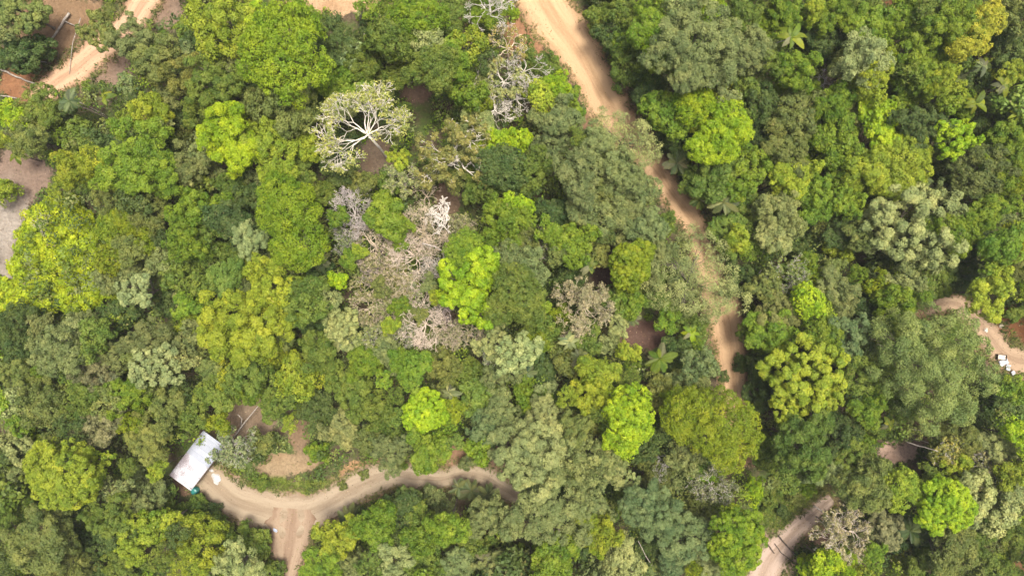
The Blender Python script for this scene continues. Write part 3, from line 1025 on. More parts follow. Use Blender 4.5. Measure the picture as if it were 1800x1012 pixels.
for si, (lobes, k, c, h, nm, lab) in enumerate(SPECIAL):
    w = sum(l[2]**2 for l in lobes); cx = sum(l[0]*l[2]**2 for l in lobes)/w; cy = sum(l[1]*l[2]**2 for l in lobes)/w
    rr = max(math.hypot(l[0]-cx, l[1]-cy)+l[2] for l in lobes)
    shape = [((l[0]-cx)/rr, -(l[1]-cy)/rr, l[2]/rr*1.06) for l in lobes]
    area = sum(s[2]**2 for s in shape)
    airy = .33 if 'hides the sandy road' in lab else .36 if 'arching over' in lab else 1.0
    me, Lb = crown_mesh(k, 900+si, int(airy*min(70000, 42000*max(.45, area)*max(1, (rr/62)**1.2))), shape, max(1.15, 1.5*rr/62), max(1.2, min(1.9, 1.2*rr/60)))
    o = plant(nm, cx, cy, rr, h, jitter(COL[c], rt, .03), me, trunk_mesh(900+si, Lb))
    tag(o, lab, 'tree', 'trees of the forest')

# ------------------------------------------------------------------ bare and half-bare trees
def bare_tree(name, px, py, rpx, h, col, seed, label, cat='bare tree', limbs=7, depth=5, foliage=None, group=None, base=None, flat=.55, fork=.62, r0=.030, wig=.26, twig=.0048, kids=(2, 3), lean=None, sprouts=6000, zs=1.0, gap=None, squash=1.0):
    p = at(px, py, h-0.3*rpx*.075); r = rpx*(H-p.z)/F
    if base: b = at(base[0], base[1]); p = Vector((b.x, b.y, 0))
    gz = G(p.x, p.y); root = empty(name, (p.x, p.y, gz)); zf = h*fork
    m, tips = branch_mesh(seed, limbs, depth, 1.0, twig, flat, r0=r0, wig=wig, kids=kids, gap=gap)
    e = float(np.percentile([math.hypot(v.x, v.y) for v in tips], 93)); m.v = [(v[0]/e, v[1]/e, v[2]/e) for v in m.v]; tips = [v/e for v in tips]
    off = lean or (0, 0)
    b = link('branches', m.mesh('branches', M_TWIG, True), root, (off[0], off[1], zf)); b.scale = (r, r*squash, r*zs); b.color = (*col, 1)
    t = MB(); t.tube([(0, 0, -.2), (off[0]*.1, off[1]*.1, .4), (off[0]*.5+.1, off[1]*.5, zf*.5), (off[0], off[1], zf)], [r0*r*2.0, r0*r*1.5, r0*r*1.35, r0*r*1.15], 8)
    tk = link('trunk', t.mesh('trunk', M_TWIG, True), root); tk.color = (*col, 1)
    if foliage:
        fc, share, ls = foliage; rng = np.random.RandomState(seed); T = np.array([tuple(v) for v in tips])
        T = T[rng.rand(len(T)) < share]; q = rng.randint(len(T), size=sprouts)
        d = unit(rng.normal(size=(sprouts, 3))+np.array((0, 0, .5)))
        P = T[q]-np.array((0, 0, .05))+d*(.085*rng.rand(sprouts)**.5)[:, None]
        ln = ls/r*(.7+.6*rng.rand(sprouts)); V, f = leaves(P, unit(d+rng.normal(size=(sprouts, 3))*.6+np.array((0, 0, .5))), ln, ln*.6, rng)
        tt = rng.rand(len(T))
        lf = link('leaves', mesh_np('leaves', V, f, M_LEAF, fattr={'tint': tt[q], 'leaf': rng.rand(sprouts)}), root, (off[0], off[1], zf)); lf.scale = (r, r*squash, r*zs); lf.color = (*fc, 1)
    PLACED.append((p.x, p.y, r*.6, h))
    if cat: tag(root, label, cat, group)
    return root
WHITE = (.70, .65, .55); GREYB = (.60, .56, .49); TANB = (.68, .57, .42); PINKB = (.72, .61, .49)
bare_tree('white_limbed_tree', 640, 205, 92, 17, (.74,.69,.58), 5, 'spreading white-limbed tree with pale yellow leaf tufts, its leaning pale trunk showing', 'tree', 11, 5, ((.31,.335,.085), .36, .27), base=(681,278), flat=.42, fork=.70, r0=.019, wig=.17, squash=.84, lean=(-.3,.7), gap=(-.95,.95), sprouts=6200, twig=.0048)
bare_tree('white_veined_tree', 798, 272, 72, 14, WHITE, 8, 'olive yellow tree veined with crooked white branches, between bare soil and dark crowns', 'tree', 8, 4, ((.20,.20,.05), .85, .30), flat=.6, r0=.032, wig=.42, sprouts=12000)
bare_tree('bare_tree', 862, 45, 50, 18, GREYB, 12, 'tall grey leafless tree with a pale wiggly trunk, uppermost of the grey cluster', base=(866,78), flat=.7, wig=.30, limbs=7, group='leafless trees')
bare_tree('bare_tree', 836, 108, 48, 14, GREYB, 13, 'grey leafless tree with crooked forks beside the bright green dome', flat=.5, wig=.32, limbs=7, group='leafless trees')
bare_tree('bare_tree', 922, 108, 42, 14, GREYB, 14, 'grey leafless tree closest to the wide sandy road', flat=.6, limbs=6, group='leafless trees')
bare_tree('bare_tree', 892, 62, 40, 15, TANB, 15, 'tan leafless tree with a few yellow leaves amid the grey cluster', foliage=((.28,.25,.06), .3, .26), sprouts=900, limbs=6, group='leafless trees')
bare_tree('half_bare_tree', 884, 128, 42, 13, GREYB, 16, 'pale yellow thinly leaved tree in the middle of the grey leafless cluster', foliage=((.25,.27,.09), .8, .28), sprouts=4500, group='leafless trees')
bare_tree('bare_tree', 868, 182, 42, 12, WHITE, 17, 'whitish leafless tree at the lower end of the grey cluster', flat=.4, limbs=6, wig=.4, group='leafless trees')
bare_tree('bare_tree', 908, 160, 36, 12, GREYB, 18, 'small grey leafless tree beside dark gaps, below the grey cluster', limbs=6, group='leafless trees')
bare_tree('dead_snag', 776, 368, 38, 13, (.68,.64,.56), 21, 'chalk-white dead snag with thick crooked branches', 'dead tree', 8, 4, flat=.45, r0=.060, wig=.50, twig=.015, kids=(2,3))
for i, (x, y, r, h, c, sd, lab, fol) in enumerate([
  (612,375,46,9,(.44,.40,.37),31,'grey twiggy leafless tree with radiating branches beside the two-lobed dome',None),
  (596,425,36,8,(.50,.47,.45),32,'silvery leafless tree beside small red-brown leaves',((.16,.20,.08),.2,.25)),
  (652,430,46,8,TANB,33,'tan leafless tree with fine upright twigs in the upper part of the brown thicket',((.2,.2,.08),.15,.25)),
  (738,405,44,8,TANB,34,'soft tan leafless tree just below the chalk-white snag',((.17,.18,.07),.12,.25)),
  (722,448,46,9,PINKB,35,'pinkish grey leafless tree, densest in the middle of the brown thicket',None),
  (762,462,32,8,GREYB,36,'pale leafless tree between the brown thicket and the crisp lime tufts',None),
  (655,500,46,7,TANB,37,'straw brown leafless tree with olive tips in the brown thicket',((.19,.19,.07),.35,.25)),
  (640,470,34,7,(.30,.25,.22),38,'dark brown leafless tree over a shaded hollow',None),
  (690,545,40,7,TANB,39,'thin tan leafless tree near the lower side of the brown thicket',((.18,.2,.07),.3,.25)),
  (742,572,50,9,PINKB,40,'pinkish leafless tree, lowest large one of the brown thicket',None),
  (778,545,30,7,(.42,.35,.33),41,'mauve brown leafless tree tucked under the crisp lime tufts',None),
  (822,590,40,8,(.50,.42,.32),42,'beige leafless tree alone below the crisp lime tufts',((.25,.24,.12),.25,.25)),
  (1030,540,56,11,(.44,.38,.27),43,'pale fuzzy beige tree with thin leaves beside the dark brown gap',((.27,.25,.13),.7,.26)),
  (925,425,46,11,(.38,.35,.31),44,'grey twiggy tree with sparse olive leaves between two green crowns',((.13,.16,.05),.5,.26)),
  (1395,480,42,12,(.52,.48,.44),45,'pale branched tree, half leafless, below the pale olive roadside crown',((.15,.19,.05),.35,.28)),
  (1268,872,40,10,(.55,.51,.46),46,'whitish leafless tree between the widest mustard dome and the rich green dome',((.15,.17,.07),.3,.25)),
  (1502,950,52,9,(.48,.42,.35),47,'large greyish leafless tree right of the log-strewn track',((.27,.25,.12),.35,.28)),
  (1750,835,40,9,(.45,.42,.38),48,'grey twiggy tree at the upper edge of pale tufted growth',((.2,.2,.07),.3,.28)),
  (1478,128,26,10,(.40,.37,.36),49,'small greyish leafless tree amid viny green crowns',None),
  (400,790,36,7,(.45,.43,.38),50,'thin pale curly-branched tree leaning over the hut roof corner',((.17,.21,.085),.55,.26)),
  (62,392,22,3,(.42,.38,.33),51,'low grey leafless shrub at the edge of the lime thicket',None),
  (700,310,34,8,(.40,.36,.30),52,'small half-bare tree with pale tips below the white-limbed tree',((.24,.27,.10),.5,.25)),
  (658,398,20,12,WHITE,53,'pale thin dead tree rising through green vines above the brown thicket',None),
  (880,625,34,12,GREYB,54,'grey branching leafless tree in pale tufted growth above smoke-grey crowns',((.16,.19,.08),.3,.25)),
  (590,585,30,11,GREYB,55,'yellowish half-bare tree with pale branches left of the brown thicket',((.24,.28,.08),.7,.28)),
  (628,345,30,8,GREYB,71,'thin grey leafless tree above the silvery one',None),
  (700,420,40,8,TANB,72,'sandy coloured leafless tree filling the upper middle of the brown thicket',((.2,.2,.08),.12,.25)),
  (760,418,36,8,TANB,73,'sandy leafless tree below the thick white forked snag branches',None),
  (690,480,44,8,TANB,74,'straw coloured leafless tree in the very centre of the brown thicket',((.22,.21,.09),.2,.25)),
  (735,505,40,8,PINKB,75,'dusty pink leafless tree low in the brown thicket',((.16,.19,.08),.15,.25)),
  (640,545,36,8,TANB,76,'tan leafless tree at the edge of the brown thicket, above a yellow-green bush',((.2,.2,.08),.25,.25)),
  (700,590,36,8,GREYB,77,'greyish leafless tree at the bottom edge of the brown thicket',((.17,.2,.08),.3,.25)),
  (785,590,34,8,TANB,78,'sandy leafless tree between the lowest thicket tree and the beige one',((.2,.2,.1),.2,.25)),
  (655,600,30,8,GREYB,79,'small grey leafless tree beside the yellowish half-bare tree',((.2,.23,.08),.4,.25)),
  (745,340,28,6,TANB,80,'low tan leafless tree on brown soil left of the chalk-white snag',None),
  (800,400,30,8,(.56,.48,.36),81,'brownish leafless tree under the lower edge of the chalk-white snag',((.17,.18,.07),.3,.25)),
  (1690,800,32,9,(.45,.42,.38),56,'crooked grey half-bare tree with yellow tufts beside the pinkish bare patch',((.25,.25,.05),.3,.28)),
  (1180,836,26,9,(.42,.40,.38),57,'little grey leafless tree below the tailed lime dome',None),
 ]):
    bare_tree('half_bare_tree' if fol else 'bare_tree', x, y, r*1.02, h+2, tuple(q*1.28 for q in c) if max(c) < .5 else c, sd, lab, limbs=11 if r > 30 else 8, depth=5 if r > 28 else 4, foliage=fol, sprouts=int(9000*(fol[1] if fol else 0))+10, flat=.75, fork=.55, r0=.021, wig=.30, twig=.0042, kids=(2,3), group='leafless trees')

# ------------------------------------------------------------------ palms, big-leaved rosettes
PAL = [palm_parts(1), palm_parts(2)]
PALM_ME = []
for j, parts in enumerate(PAL):
    l = []
    for i, m in enumerate(parts):
        me = m.mesh('frond', M_LEAF); face_attrs(me, i+50*j); l.append(me)
    PALM_ME.append(l)
ROS_ME = []
for j in range(3):
    rng = random.Random(40+j); l = []
    for i in range(9):
        m = MB(); th = 6.283*(i+rng.uniform(-.25, .25))/9
        frond_blade(m, (math.cos(th), math.sin(th)), rng.uniform(.75, 1.05), rng.uniform(.34, .44), rng.uniform(.5, .8), rng, rng.uniform(.25, .5))
        me = m.mesh('leaf', M_LEAF); face_attrs(me, i+7*j); l.append(me)
    ROS_ME.append(l)
def trunk_simple(h, r0, r1, lean=(0, 0)):
    t = MB(); t.tube([(lean[0], lean[1], -.1), (lean[0]*.6, lean[1]*.6, h*.4), (0, 0, h)], [r0, (r0+r1)/2, r1], 7); return t.mesh('trunk', M_BARK, True)
def rosette(kind, px, py, rpx, h, c, label, rz, cat, group, lean=(0, 0)):
    p = at(px, py, h); s = (H-p.z)/F; r = rpx*s
    root = empty('palm' if kind == 'P' else 'rosette_tree', (p.x, p.y, G(p.x, p.y)))
    src = PALM_ME[int(rz*7) % 2] if kind == 'P' else ROS_ME[int(rz*7) % 3]
    link('trunk', trunk_simple(h, .11 if kind == 'P' else .08, .08 if kind == 'P' else .05, lean), root)
    for me in src:
        o = link('frond' if kind == 'P' else 'leaf', me, root, (0, 0, h)); q_ = rt.uniform(.62, 1.12); o.scale = (r*q_, r*q_, r*q_); o.rotation_euler = (rt.gauss(0, .16), rt.gauss(0, .16), rz+rt.gauss(0, .12)); o.color = jitter(tuple(.58*q for q in COL[c if rt.random() > .12 else 'tan']), rt, .12)
    tag(root, label, cat, group)
for i, (kind, x, y, r, h, c, label) in enumerate([
 ('C',322,46,26,6,'yel','yellow-green rosette of broad pointed leaves beside the clay track'),
 ('C',182,172,20,6,'yel','small yellow-green rosette of broad leaves below the clay track'),
 ('P',122,178,24,9,'blue','blue-green palm with arching fronds and a leaning trunk below the clay track'),
 ('C',1392,66,30,14,'yel','bright broad-leaved rosette crown standing out over viny green growth'),
 ('C',1728,116,22,12,'pale','pale broad-leaved rosette below the golden tree'),
 ('C',1764,150,24,12,'yel','yellow-green rosette with few long leaves below the golden tree'),
 ('C',1716,182,26,11,'yel','bright drooping rosette above the ragged lime tuft'),
 ('C',1790,200,20,11,'yel','yellow-green rosette at the forest edge under the golden tree'),
 ('C',1690,138,16,9,'grey','dull small rosette in dark shade between green crowns'),
 ('C',562,462,24,8,'grey','dull green broad-leaved rosette below the two-lobed dome'),
 ('C',600,600,24,9,'pale','pale broad-leaved rosette left of the lower brown thicket'),
 ('C',790,690,22,9,'pale','pale broad-leaved rosette above the small lime dome'),
 ('C',1000,600,26,10,'pale','pale broad-leaved rosette over a dark gap below the fuzzy beige tree'),
 ('C',1036,468,22,10,'mid','grey-green broad-leaved rosette left of the dark brown gap'),
 ('C',655,790,18,6,'pale','pale small rosette above the hut track'),
 ('C',850,982,26,8,'tan','greyish withered rosette with pale stiff leaves in dark green growth'),
 ('C',1462,928,26,5,'pale','pale drooping rosette right of the two-rut track'),
 ('C',1562,746,18,9,'yel','yellowish rosette above the pinkish bare patch'),
 ('C',1450,205,16,7,'grey','grey-green rosette in a dark hollow among viny crowns'),
 ('C',1445,212,18,8,'grey','second grey-green rosette sharing the dark hollow with its twin'),
 ('C',30,272,24,5,'yel','yellow-green drooping rosette beside the brown bare slope'),
 ('C',1215,584,20,10,'lime','bright lime rosette crown on a thin leaning stem beside the sandy road end'),
 ('P',1160,630,30,8,'fresh','star-shaped bright yellow-green palm between dark gaps'),
 ('P',1272,356,30,8,'grey','grey-green palm with long pointed fronds beside the narrow sandy road'),
 ('P',1190,286,26,6,'grey','pale-tipped palm on the shaded side of the narrow sandy road'),
 ('P',828,862,26,3,'grey','low spiky palm below the hut track bend'),
 ('P',858,868,22,3,'grey','smaller low spiky palm beside its twin below the hut track bend'),
 ('P',806,856,20,3,'grey','smallest spiky palm hugging the hut track edge'),
 ('P',614,912,28,3,'grey','low spiky palm at the inner edge of the track fork'),
 ('P',1600,932,34,7,'dark','dark green palm in the shade below the vivid green dome'),
 ('P',1645,925,28,6,'dark','second dark palm in the shade, right of a fallen pale log'),
 ('P',1110,560,22,6,'grey','small palm with long fronds above the brown hollow'),
 ('P',262,522,16,8,'mid','small mid green palm beside a pale leaf tuft'),
 ('P',1230,352,22,5,'mid','green palm right of the narrowing sandy road'),
 ('P',1018,628,22,8,'grey','thin grey-green palm over shade above a yellow-green crown'),
 ('P',925,655,22,7,'blue','dusky palm in the smoky gap left of a pale tufted crown'),
 ]):
    rosette(kind, x, y, r, h, c, label, 0.4+i*1.37, 'palm' if kind == 'P' else 'plant', 'palms under the trees' if kind == 'P' else 'big-leaved plants', (1.6, -.8) if (x, y) == (122, 178) else (0, 0))
# young trees and shrubs in the clearing round the hut
for x, y, r, h, k, c, label in [
 (553,795,20,4,'L','fresh','young fresh green tree with a visible stem on the tan earth mound'),
 (458,850,14,1.8,'L','mid','round leafy shrub where the hut track leaves the hut'),
 (602,854,9,1.0,'L','olive','low olive shrub on the grassy bank above the hut track'),
 (700,815,16,2.0,'L','mid','low shrub at the upper edge of the hut track'),
 (820,812,18,4,'F','grey','thin grey-green sapling standing in the hut track bend'),
 (1310,640,20,2,'L','dark','dark shrub leaning on the sandy road end'),
 (1274,662,11,4,'L','dark','little dark bush overhanging the left rim of the sandy road end'),
 (1440,985,16,2.5,'D','lime','bright lime bush at the corner of the log-strewn clearing'),
 (1412,986,12,2,'D','yel','small yellow-green bush touching the log-strewn clearing'),
 (1350,882,18,2,'L','mid','rounded shrub above the rich green dome on the scrubby bank'),
 (1402,872,16,2,'L','olive','olive shrub in the middle of the scrubby bank'),
 (1378,900,13,1.5,'F','dark','dark low shrub near the upper rim of the log-strewn track'),
 (1424,858,18,2.5,'L','fresh','fresh green shrub at the top of the scrubby bank'),
 (640,835,10,1,'R','olive','tiny shrub on the reddish cut bank')]:
    me, tr = PROTO[(k, 's')][int(x) % 4]
    o = plant('shrub' if h < 3 else 'sapling', x, y, r, h, jitter(COL[c], rt, .05), me, tr, x); tag(o, label, 'shrub' if h < 3 else 'young tree')

# ------------------------------------------------------------------ labels of the other trees
DIRS = ['right of', 'up and right of', 'above', 'up and left of', 'left of', 'down and left of', 'below', 'down and right of']
def direction(ax, ay, x, y): return DIRS[int(round(math.atan2(ay-y, x-ax)/(math.pi/4))) % 8]
cands = []
for o, x, y, r, d in ITEMS:
    near = sorted(ANCHOR, key=lambda a: math.hypot(a[0]-x, a[1]-y))[:4]
    cands.append([(d, direction(a[0], a[1], x, y), a[2]) for a in near])
first = {}
for i, c in enumerate(cands): first.setdefault(c[0], []).append(i)
chosen = {}; taken = set()
for k, ids in first.items():
    ids.sort(key=lambda i: math.hypot(ITEMS[i][1], ITEMS[i][2]))
    if len(ids) == 1: chosen[ids[0]] = k; taken.add(k)
for i, c in enumerate(cands):
    if i in chosen: continue
    for k in c[1:3]:
        if k not in taken and k not in first: chosen[i] = k; taken.add(k); break
rest = {}
for i, c in enumerate(cands):
    if i not in chosen: rest.setdefault(c[0], []).append(i)
apos = {a[2]: a for a in ANCHOR}
for i, k in chosen.items(): ITEMS[i][0]['label'] = '%s %s %s' % k
for k, ids in rest.items():
    a = apos[k[2]]; ids.sort(key=lambda i: math.hypot(a[0]-ITEMS[i][1], a[1]-ITEMS[i][2]))
    if len(ids) == 1: ITEMS[ids[0]][0]['label'] = '%s %s %s' % k; continue
    for j, i in enumerate(ids):
        w = (['nearer', 'farther'] if len(ids) == 2 else ['nearest', 'middle', 'farthest'] if len(ids) == 3 else ['nearest', 'second', 'third', 'fourth', 'fifth', 'sixth'])[min(j, 5)]
        ITEMS[i][0]['label'] = '%s %s %s %s' % (w, k[0], k[1], k[2])

# ------------------------------------------------------------------ hut
def hut():
    hr = 3.3
    cs = [at(363, 754, hr), at(302, 833, hr), at(331, 864, hr)]
    c = (cs[0]+cs[2])/2; u = cs[0]-cs[1]; ln = u.length; u.normalize(); v = cs[2]-cs[1]; v = v-u*v.dot(u); wd = v.length; v.normalize()
    ang = math.atan2(u.y, u.x); gz = G(c.x, c.y)
    root = empty('hut', (c.x, c.y, gz)); root.rotation_euler = (0, 0, ang)
    tag(root, 'small shed with a shiny corrugated metal roof, its lower half rust speckled', 'hut')
    sgn = 1 if v.cross(u).z < 0 else -1           # local +y is toward the track
    hw, hl = wd*1.12/2, ln/2; h = hr-gz+gz
    def metal(name, spots, tintc):
        m, nt, out = newmat(name); pos = coords(nt)
        n1 = noise(nt, 9.0, 6, .8, pos); n2 = noise(nt, .55, 2, .5, pos)
        sx = nt.nodes.new('ShaderNodeSeparateXYZ'); L(nt, pos, sx.inputs[0])
        f = mathn(nt, 'ADD', n1, mathn(nt, 'MULTIPLY', mathn(nt, 'SUBTRACT', n2, .5), .6))
        f = mathn(nt, 'ADD', f, mathn(nt, 'MULTIPLY', sx.outputs[1], .075))
        sheetn = nt.nodes.new('ShaderNodeTexWhiteNoise'); sheetn.noise_dimensions = '1D'; L(nt, mathn(nt, 'FLOOR', mathn(nt, 'MULTIPLY', sx.outputs[0], 1.18)), sheetn.inputs['W'])
        lap_shade = mathn(nt, 'LESS_THAN', mathn(nt, 'FRACT', mathn(nt, 'MULTIPLY', sx.outputs[0], 1.18)), .07)  # seam shadow painted as a dark line where each roof sheet overlaps
        rust = ramp(nt, f, [(.49, 0.0), (.62, 1.0)])
        p = N(nt, 'ShaderNodeBsdfPrincipled', Roughness=.6, Metallic=.0)
        c0 = mixc(nt, mathn(nt, 'ADD', mathn(nt, 'MULTIPLY', sheetn.outputs['Value'], .28), mathn(nt, 'MULTIPLY', lap_shade, .4)), tintc, tuple(q*.55 for q in tintc))
        L(nt, mixc(nt, mathn(nt, 'MULTIPLY', rust, spots), c0, (.13, .10, .11)), p.inputs['Base Color'])
        L(nt, p.outputs[0], out.inputs[0]); return m
    ma = metal('aged_roof_sheet', .80, (.41, .41, .435)); mb = metal('bright_roof_sheet', .12, (.27, .295, .34))
    # corrugated sheets run from eave to eave across the short side, sloping gently to the track
    def sheet(name, x0, x1, mat, dz):
        nx = int((x1-x0)/.028); xs_ = np.linspace(x0, x1, nx); ysv = np.linspace(-hw, hw, 5); XX, YY = np.meshgrid(xs_, ysv)
        ZZ = h+dz+.014*np.cos(XX*2*math.pi/.17)-sgn*0+.10*(-YY*sgn*-1)/hw*-1
        top = np.c_[XX.ravel(), YY.ravel(), ZZ.ravel()]; bot = top-np.array((0, 0, .008)); n = len(top)
        ix = np.arange(n).reshape(XX.shape); q = np.stack([ix[:-1, :-1], ix[:-1, 1:], ix[1:, 1:], ix[1:, :-1]], -1).reshape(-1, 4)
        rim = np.r_[ix[0, :], ix[1:, -1], ix[-1, -2::-1], ix[-2:0:-1, 0]]; rq = np.stack([rim, np.roll(rim, -1), np.roll(rim, -1)+n, rim+n], -1)
        return link(name, mesh_np(name, np.vstack([top, bot]), [q, q[:, ::-1]+n, rq[:, ::-1]], mat), root)
    sheet('roof_sheet', -hl, .12, ma, .03)['label'] = 'rust speckled white half of the roof'
    sheet('roof_sheet', -.05, hl, mb, 0)['label'] = 'clean bluish half of the roof'
    w = MB(); th = .08; iw, il = hw-.35, hl-.4
    top = h-.18
    w.box((0, iw, top/2), 2*il, th, top); w.box((0, -iw, top/2), 2*il, th, top); w.box((-il+th/2, 0, top/2), th, 2*iw-th, top); w.box((il-th/2, 0, top/2), th, 2*iw-th, top)
    link('wall', w.mesh('wall', plain('plank_wall', (.16, .11, .07), (.26, .19, .12), 3)), root)
    d = MB(); d.box((.6, sgn*-1*(iw+th/2+.02), 1.0), .9, .04, 2.0); link('door', d.mesh('door', plain('door_planks', (.10, .07, .05), (.15, .11, .07))), root)
    wn = MB(); wn.box((-1.8, sgn*-1*(iw+th/2+.02), 1.5), .8, .04, .7); link('window', wn.mesh('window', plain('window_glass', (.03, .04, .05), (.05, .06, .07), 2, .1)), root)
    r = MB()
    for xx in np.linspace(-hl+.3, hl-.3, 5): r.box((xx, 0, h-.10), .07, 2*hw-.1, .10)
    link('rafters', r.mesh('rafters', M_DLOG), root)
    PLACED.append((c.x, c.y, 3.5, 3)); PLACED.append((c.x+u.x*2.5, c.y+u.y*2.5, 2.5, 3)); PLACED.append((c.x-u.x*2.5, c.y-u.y*2.5, 2.5, 3))
    return root
hut()
# things lying round the hut
def lumpy(name, px, py, sx, sy, sz, mat, label, cat, seed, rz=0, cuts=2):
    import bmesh
    bm = bmesh.new(); bmesh.ops.create_icosphere(bm, subdivisions=4, radius=1.0); rng = np.random.RandomState(seed); ph = rng.rand(3, 3)*6.28
    for v in bm.verts:
        c = v.co; k = 1+.18*math.sin(3*c.x+ph[0, 0])*math.sin(3.5*c.y+ph[0, 1])+.10*math.sin(7*c.x+ph[1, 0]+2*c.z)*math.cos(6*c.y+ph[1, 1])+.05*math.sin(14*c.x+ph[2, 0])*math.sin(13*c.y+ph[2, 1])
        v.co = Vector((c.x*k*sx, c.y*k*sy, max(c.z, -.15)*k*sz))
    me = bpy.data.meshes.new(name); bm.to_mesh(me); bm.free(); me.polygons.foreach_set('use_smooth', [True]*len(me.polygons)); me.materials.append(mat)
    p = at(px, py, 0); o = link(name, me, None, (p.x, p.y, p.z+.12*sz+.02)); o.rotation_euler = (0, 0, rz); tag(o, label, cat); return o
M_TARP = plain('white_plastic', (.48, .48, .47), (.33, .32, .30), 5, .45)
M_BLUE = plain('blue_white_plastic', (.24, .29, .40), (.42, .44, .48), 4, .5)
lumpy('plastic_tarp', 381, 840, .62, .85, .25, M_TARP, 'crumpled white plastic tarp on the bare ground beside the hut', 'tarp', 3, .4)
lumpy('plastic_bag', 484, 931, .24, .38, .18, M_BLUE, 'pale blue plastic bag at the edge of the track fork', 'bag', 4, .8)
lumpy('plastic_bag', 1432, 963, .26, .32, .2, plain('cream_plastic', (.8, .79, .62), (.68, .66, .5), 5, .5), 'cream plastic bag on dark grass beside the log-strewn track', 'bag', 5, .2)
lumpy('plastic_bag', 372, 826, .22, .32, .15, M_TARP, 'small white scrap bag against the hut wall', 'bag', 6, 1.2)
def rain_barrel():
    p = at(346, 860); root = empty('water_tank', (p.x, p.y, p.z)); tag(root, 'round teal water tank at the lower corner of the hut', 'tank')
    mt = plain('teal_plastic', (.018, .14, .13), (.025, .18, .16), 3, .4)
    m = MB(); m.tube([(0, 0, 0), (0, 0, .25), (0, 0, .27), (0, 0, .55), (0, 0, .57), (0, 0, .9), (0, 0, 1.02), (0, 0, 1.08)], [.5, .51, .53, .53, .51, .5, .42, .2], 28); link('body', m.mesh('body', mt, False), root)
    l = MB(); l.tube([(0, 0, 1.05), (0, 0, 1.14)], [.19, .19], 20); link('lid', l.mesh('lid', plain('dark_teal_lid', (.015, .15, .14), (.02, .19, .17), 3, .4)), root)
rain_barrel()
# rubble by the bend track
def rubble():
    mw = plain('white_sheeting', (.42, .43, .45), (.26, .27, .29), 5, .5); rg = random.Random(4)
    for (x, y, s, rz, tilt, lab) in [(1762,636,1.25,.5,.15,'largest crumpled white sheet in the heap beside the bend track'),(1770,645,.9,1.2,-.2,'bent white sheet lying lower in the heap beside the bend track'),(1779,655,.8,2.2,.25,'torn white sheet at the tail of the heap beside the bend track')]:
        n = 9; V = []; ph = rg.uniform(0, 6)
        for i in range(n):
            for j in range(n):
                a, b = i/(n-1)-.5, j/(n-1)-.5; V.append((a*s, b*s*.7, .12*math.sin(a*9+ph)*math.cos(b*7+ph)+a*tilt+.3))
        ix = np.arange(n*n).reshape(n, n); q = np.stack([ix[:-1, :-1], ix[1:, :-1], ix[1:, 1:], ix[:-1, 1:]], -1).reshape(-1, 4)
        me = mesh_np('scrap_sheet', V, q, mw, smooth=True); p = at(x, y); o = link('scrap_sheet', me, None, (p.x, p.y, p.z)); o.rotation_euler = (0, 0, rz)
        md = o.modifiers.new('thick', 'SOLIDIFY'); md.thickness = .012
        tag(o, lab, 'sheet', 'white sheets beside the bend track')
    p = at(1757, 627); root = empty('wooden_crate', (p.x, p.y, p.z)); root.rotation_euler = (0, 0, -.1); tag(root, 'open weathered wooden crate above the white sheets beside the bend track', 'crate')
    m = MB(); m.box((0, .38, .3), 1.3, .05, .6); m.box((0, -.38, .3), 1.3, .05, .6); m.box((.63, 0, .3), .05, .7, .6); m.box((-.63, 0, .3), .05, .7, .6); link('sides', m.mesh('sides', M_DLOG), root)
    m = MB(); m.box((0, 0, .42), 1.1, .62, .04); link('board', m.mesh('board', plain('pale_board', (.42, .36, .29), (.55, .48, .4), 5)), root)
rubble()
MST = plain('pale_stone', (.42, .36, .29), (.60, .52, .43), 4, .9)
lumpy('boulder', 1732, 580, .30, .36, .25, MST, 'pale round boulder on the left rim of the bend track', 'boulder', 7)
lumpy('boulder', 1759, 573, .30, .30, .22, MST, 'pale boulder on the right rim of the bend track', 'boulder', 8)
# logs, poles and leaning stems: pixels of both ends, heights of both ends
def log(name, pts, hts, r0, r1, mat, label, cat='log', group=None, branch=None):
    r0 *= .74; r1 *= .74
    P = [at(x, y, h+r0) for (x, y), h in zip(pts, hts)]; o0 = P[0]
    m = MB(); rg = random.Random(int(pts[0][0])); Q = []
    for a, b in zip(P[:-1], P[1:]):
        for t in (0, .25, .5, .75): Q.append(a.lerp(b, t)+Vector((rg.uniform(-1, 1), rg.uniform(-1, 1), rg.uniform(0, 1)))*r0*(.5 if 0 < t else 0))
    Q.append(P[-1]); Q = [q-o0 for q in Q]; n = len(Q)
    m.tube(Q, [r0+(r1-r0)*i/(n-1) for i in range(n)], 8)
    o = link(name, m.mesh(name, mat, True), None, o0); tag(o, label, cat, group)
    if branch:
        b = MB(); B = [at(x, y, h+r1) -o0 for (x, y), h in branch]; b.tube(B, [r1*.9, r1*.5][:len(B)] if len(B) == 2 else [r1*.9]+[r1*.6]*(len(B)-1), 6); link('branch', b.mesh('branch', mat, True), o)
    return o
g = 'fallen logs and poles'
log('fallen_log',[(122,23),(104,50),(80,85)],[.3,.2,.1],.24,.16,M_LOG,'thick pale felled log with a side branch on brown soil','log',g,[((110,36),.3),((135,47),.2)])
log('fallen_log',[(142,32),(128,75),(122,130)],[.6,.4,.1],.09,.05,M_LOG,'thin curved pale stem lying from brown soil onto the clay track','log',g)
log('fallen_log',[(-4,119),(28,135),(62,148)],[.3,.2,.1],.20,.15,M_LOG,'pale log reaching in from the forest edge below the felled log','log',g)
log('fallen_log',[(-4,167),(30,173)],[.3,.2],.16,.13,M_LOG,'short pale log lying beside reddish soil','log',g)
log('fallen_log',[(62,108),(82,110)],[.2,.15],.13,.10,M_LOG,'short white log stub between dark scrub and brown soil','log',g)
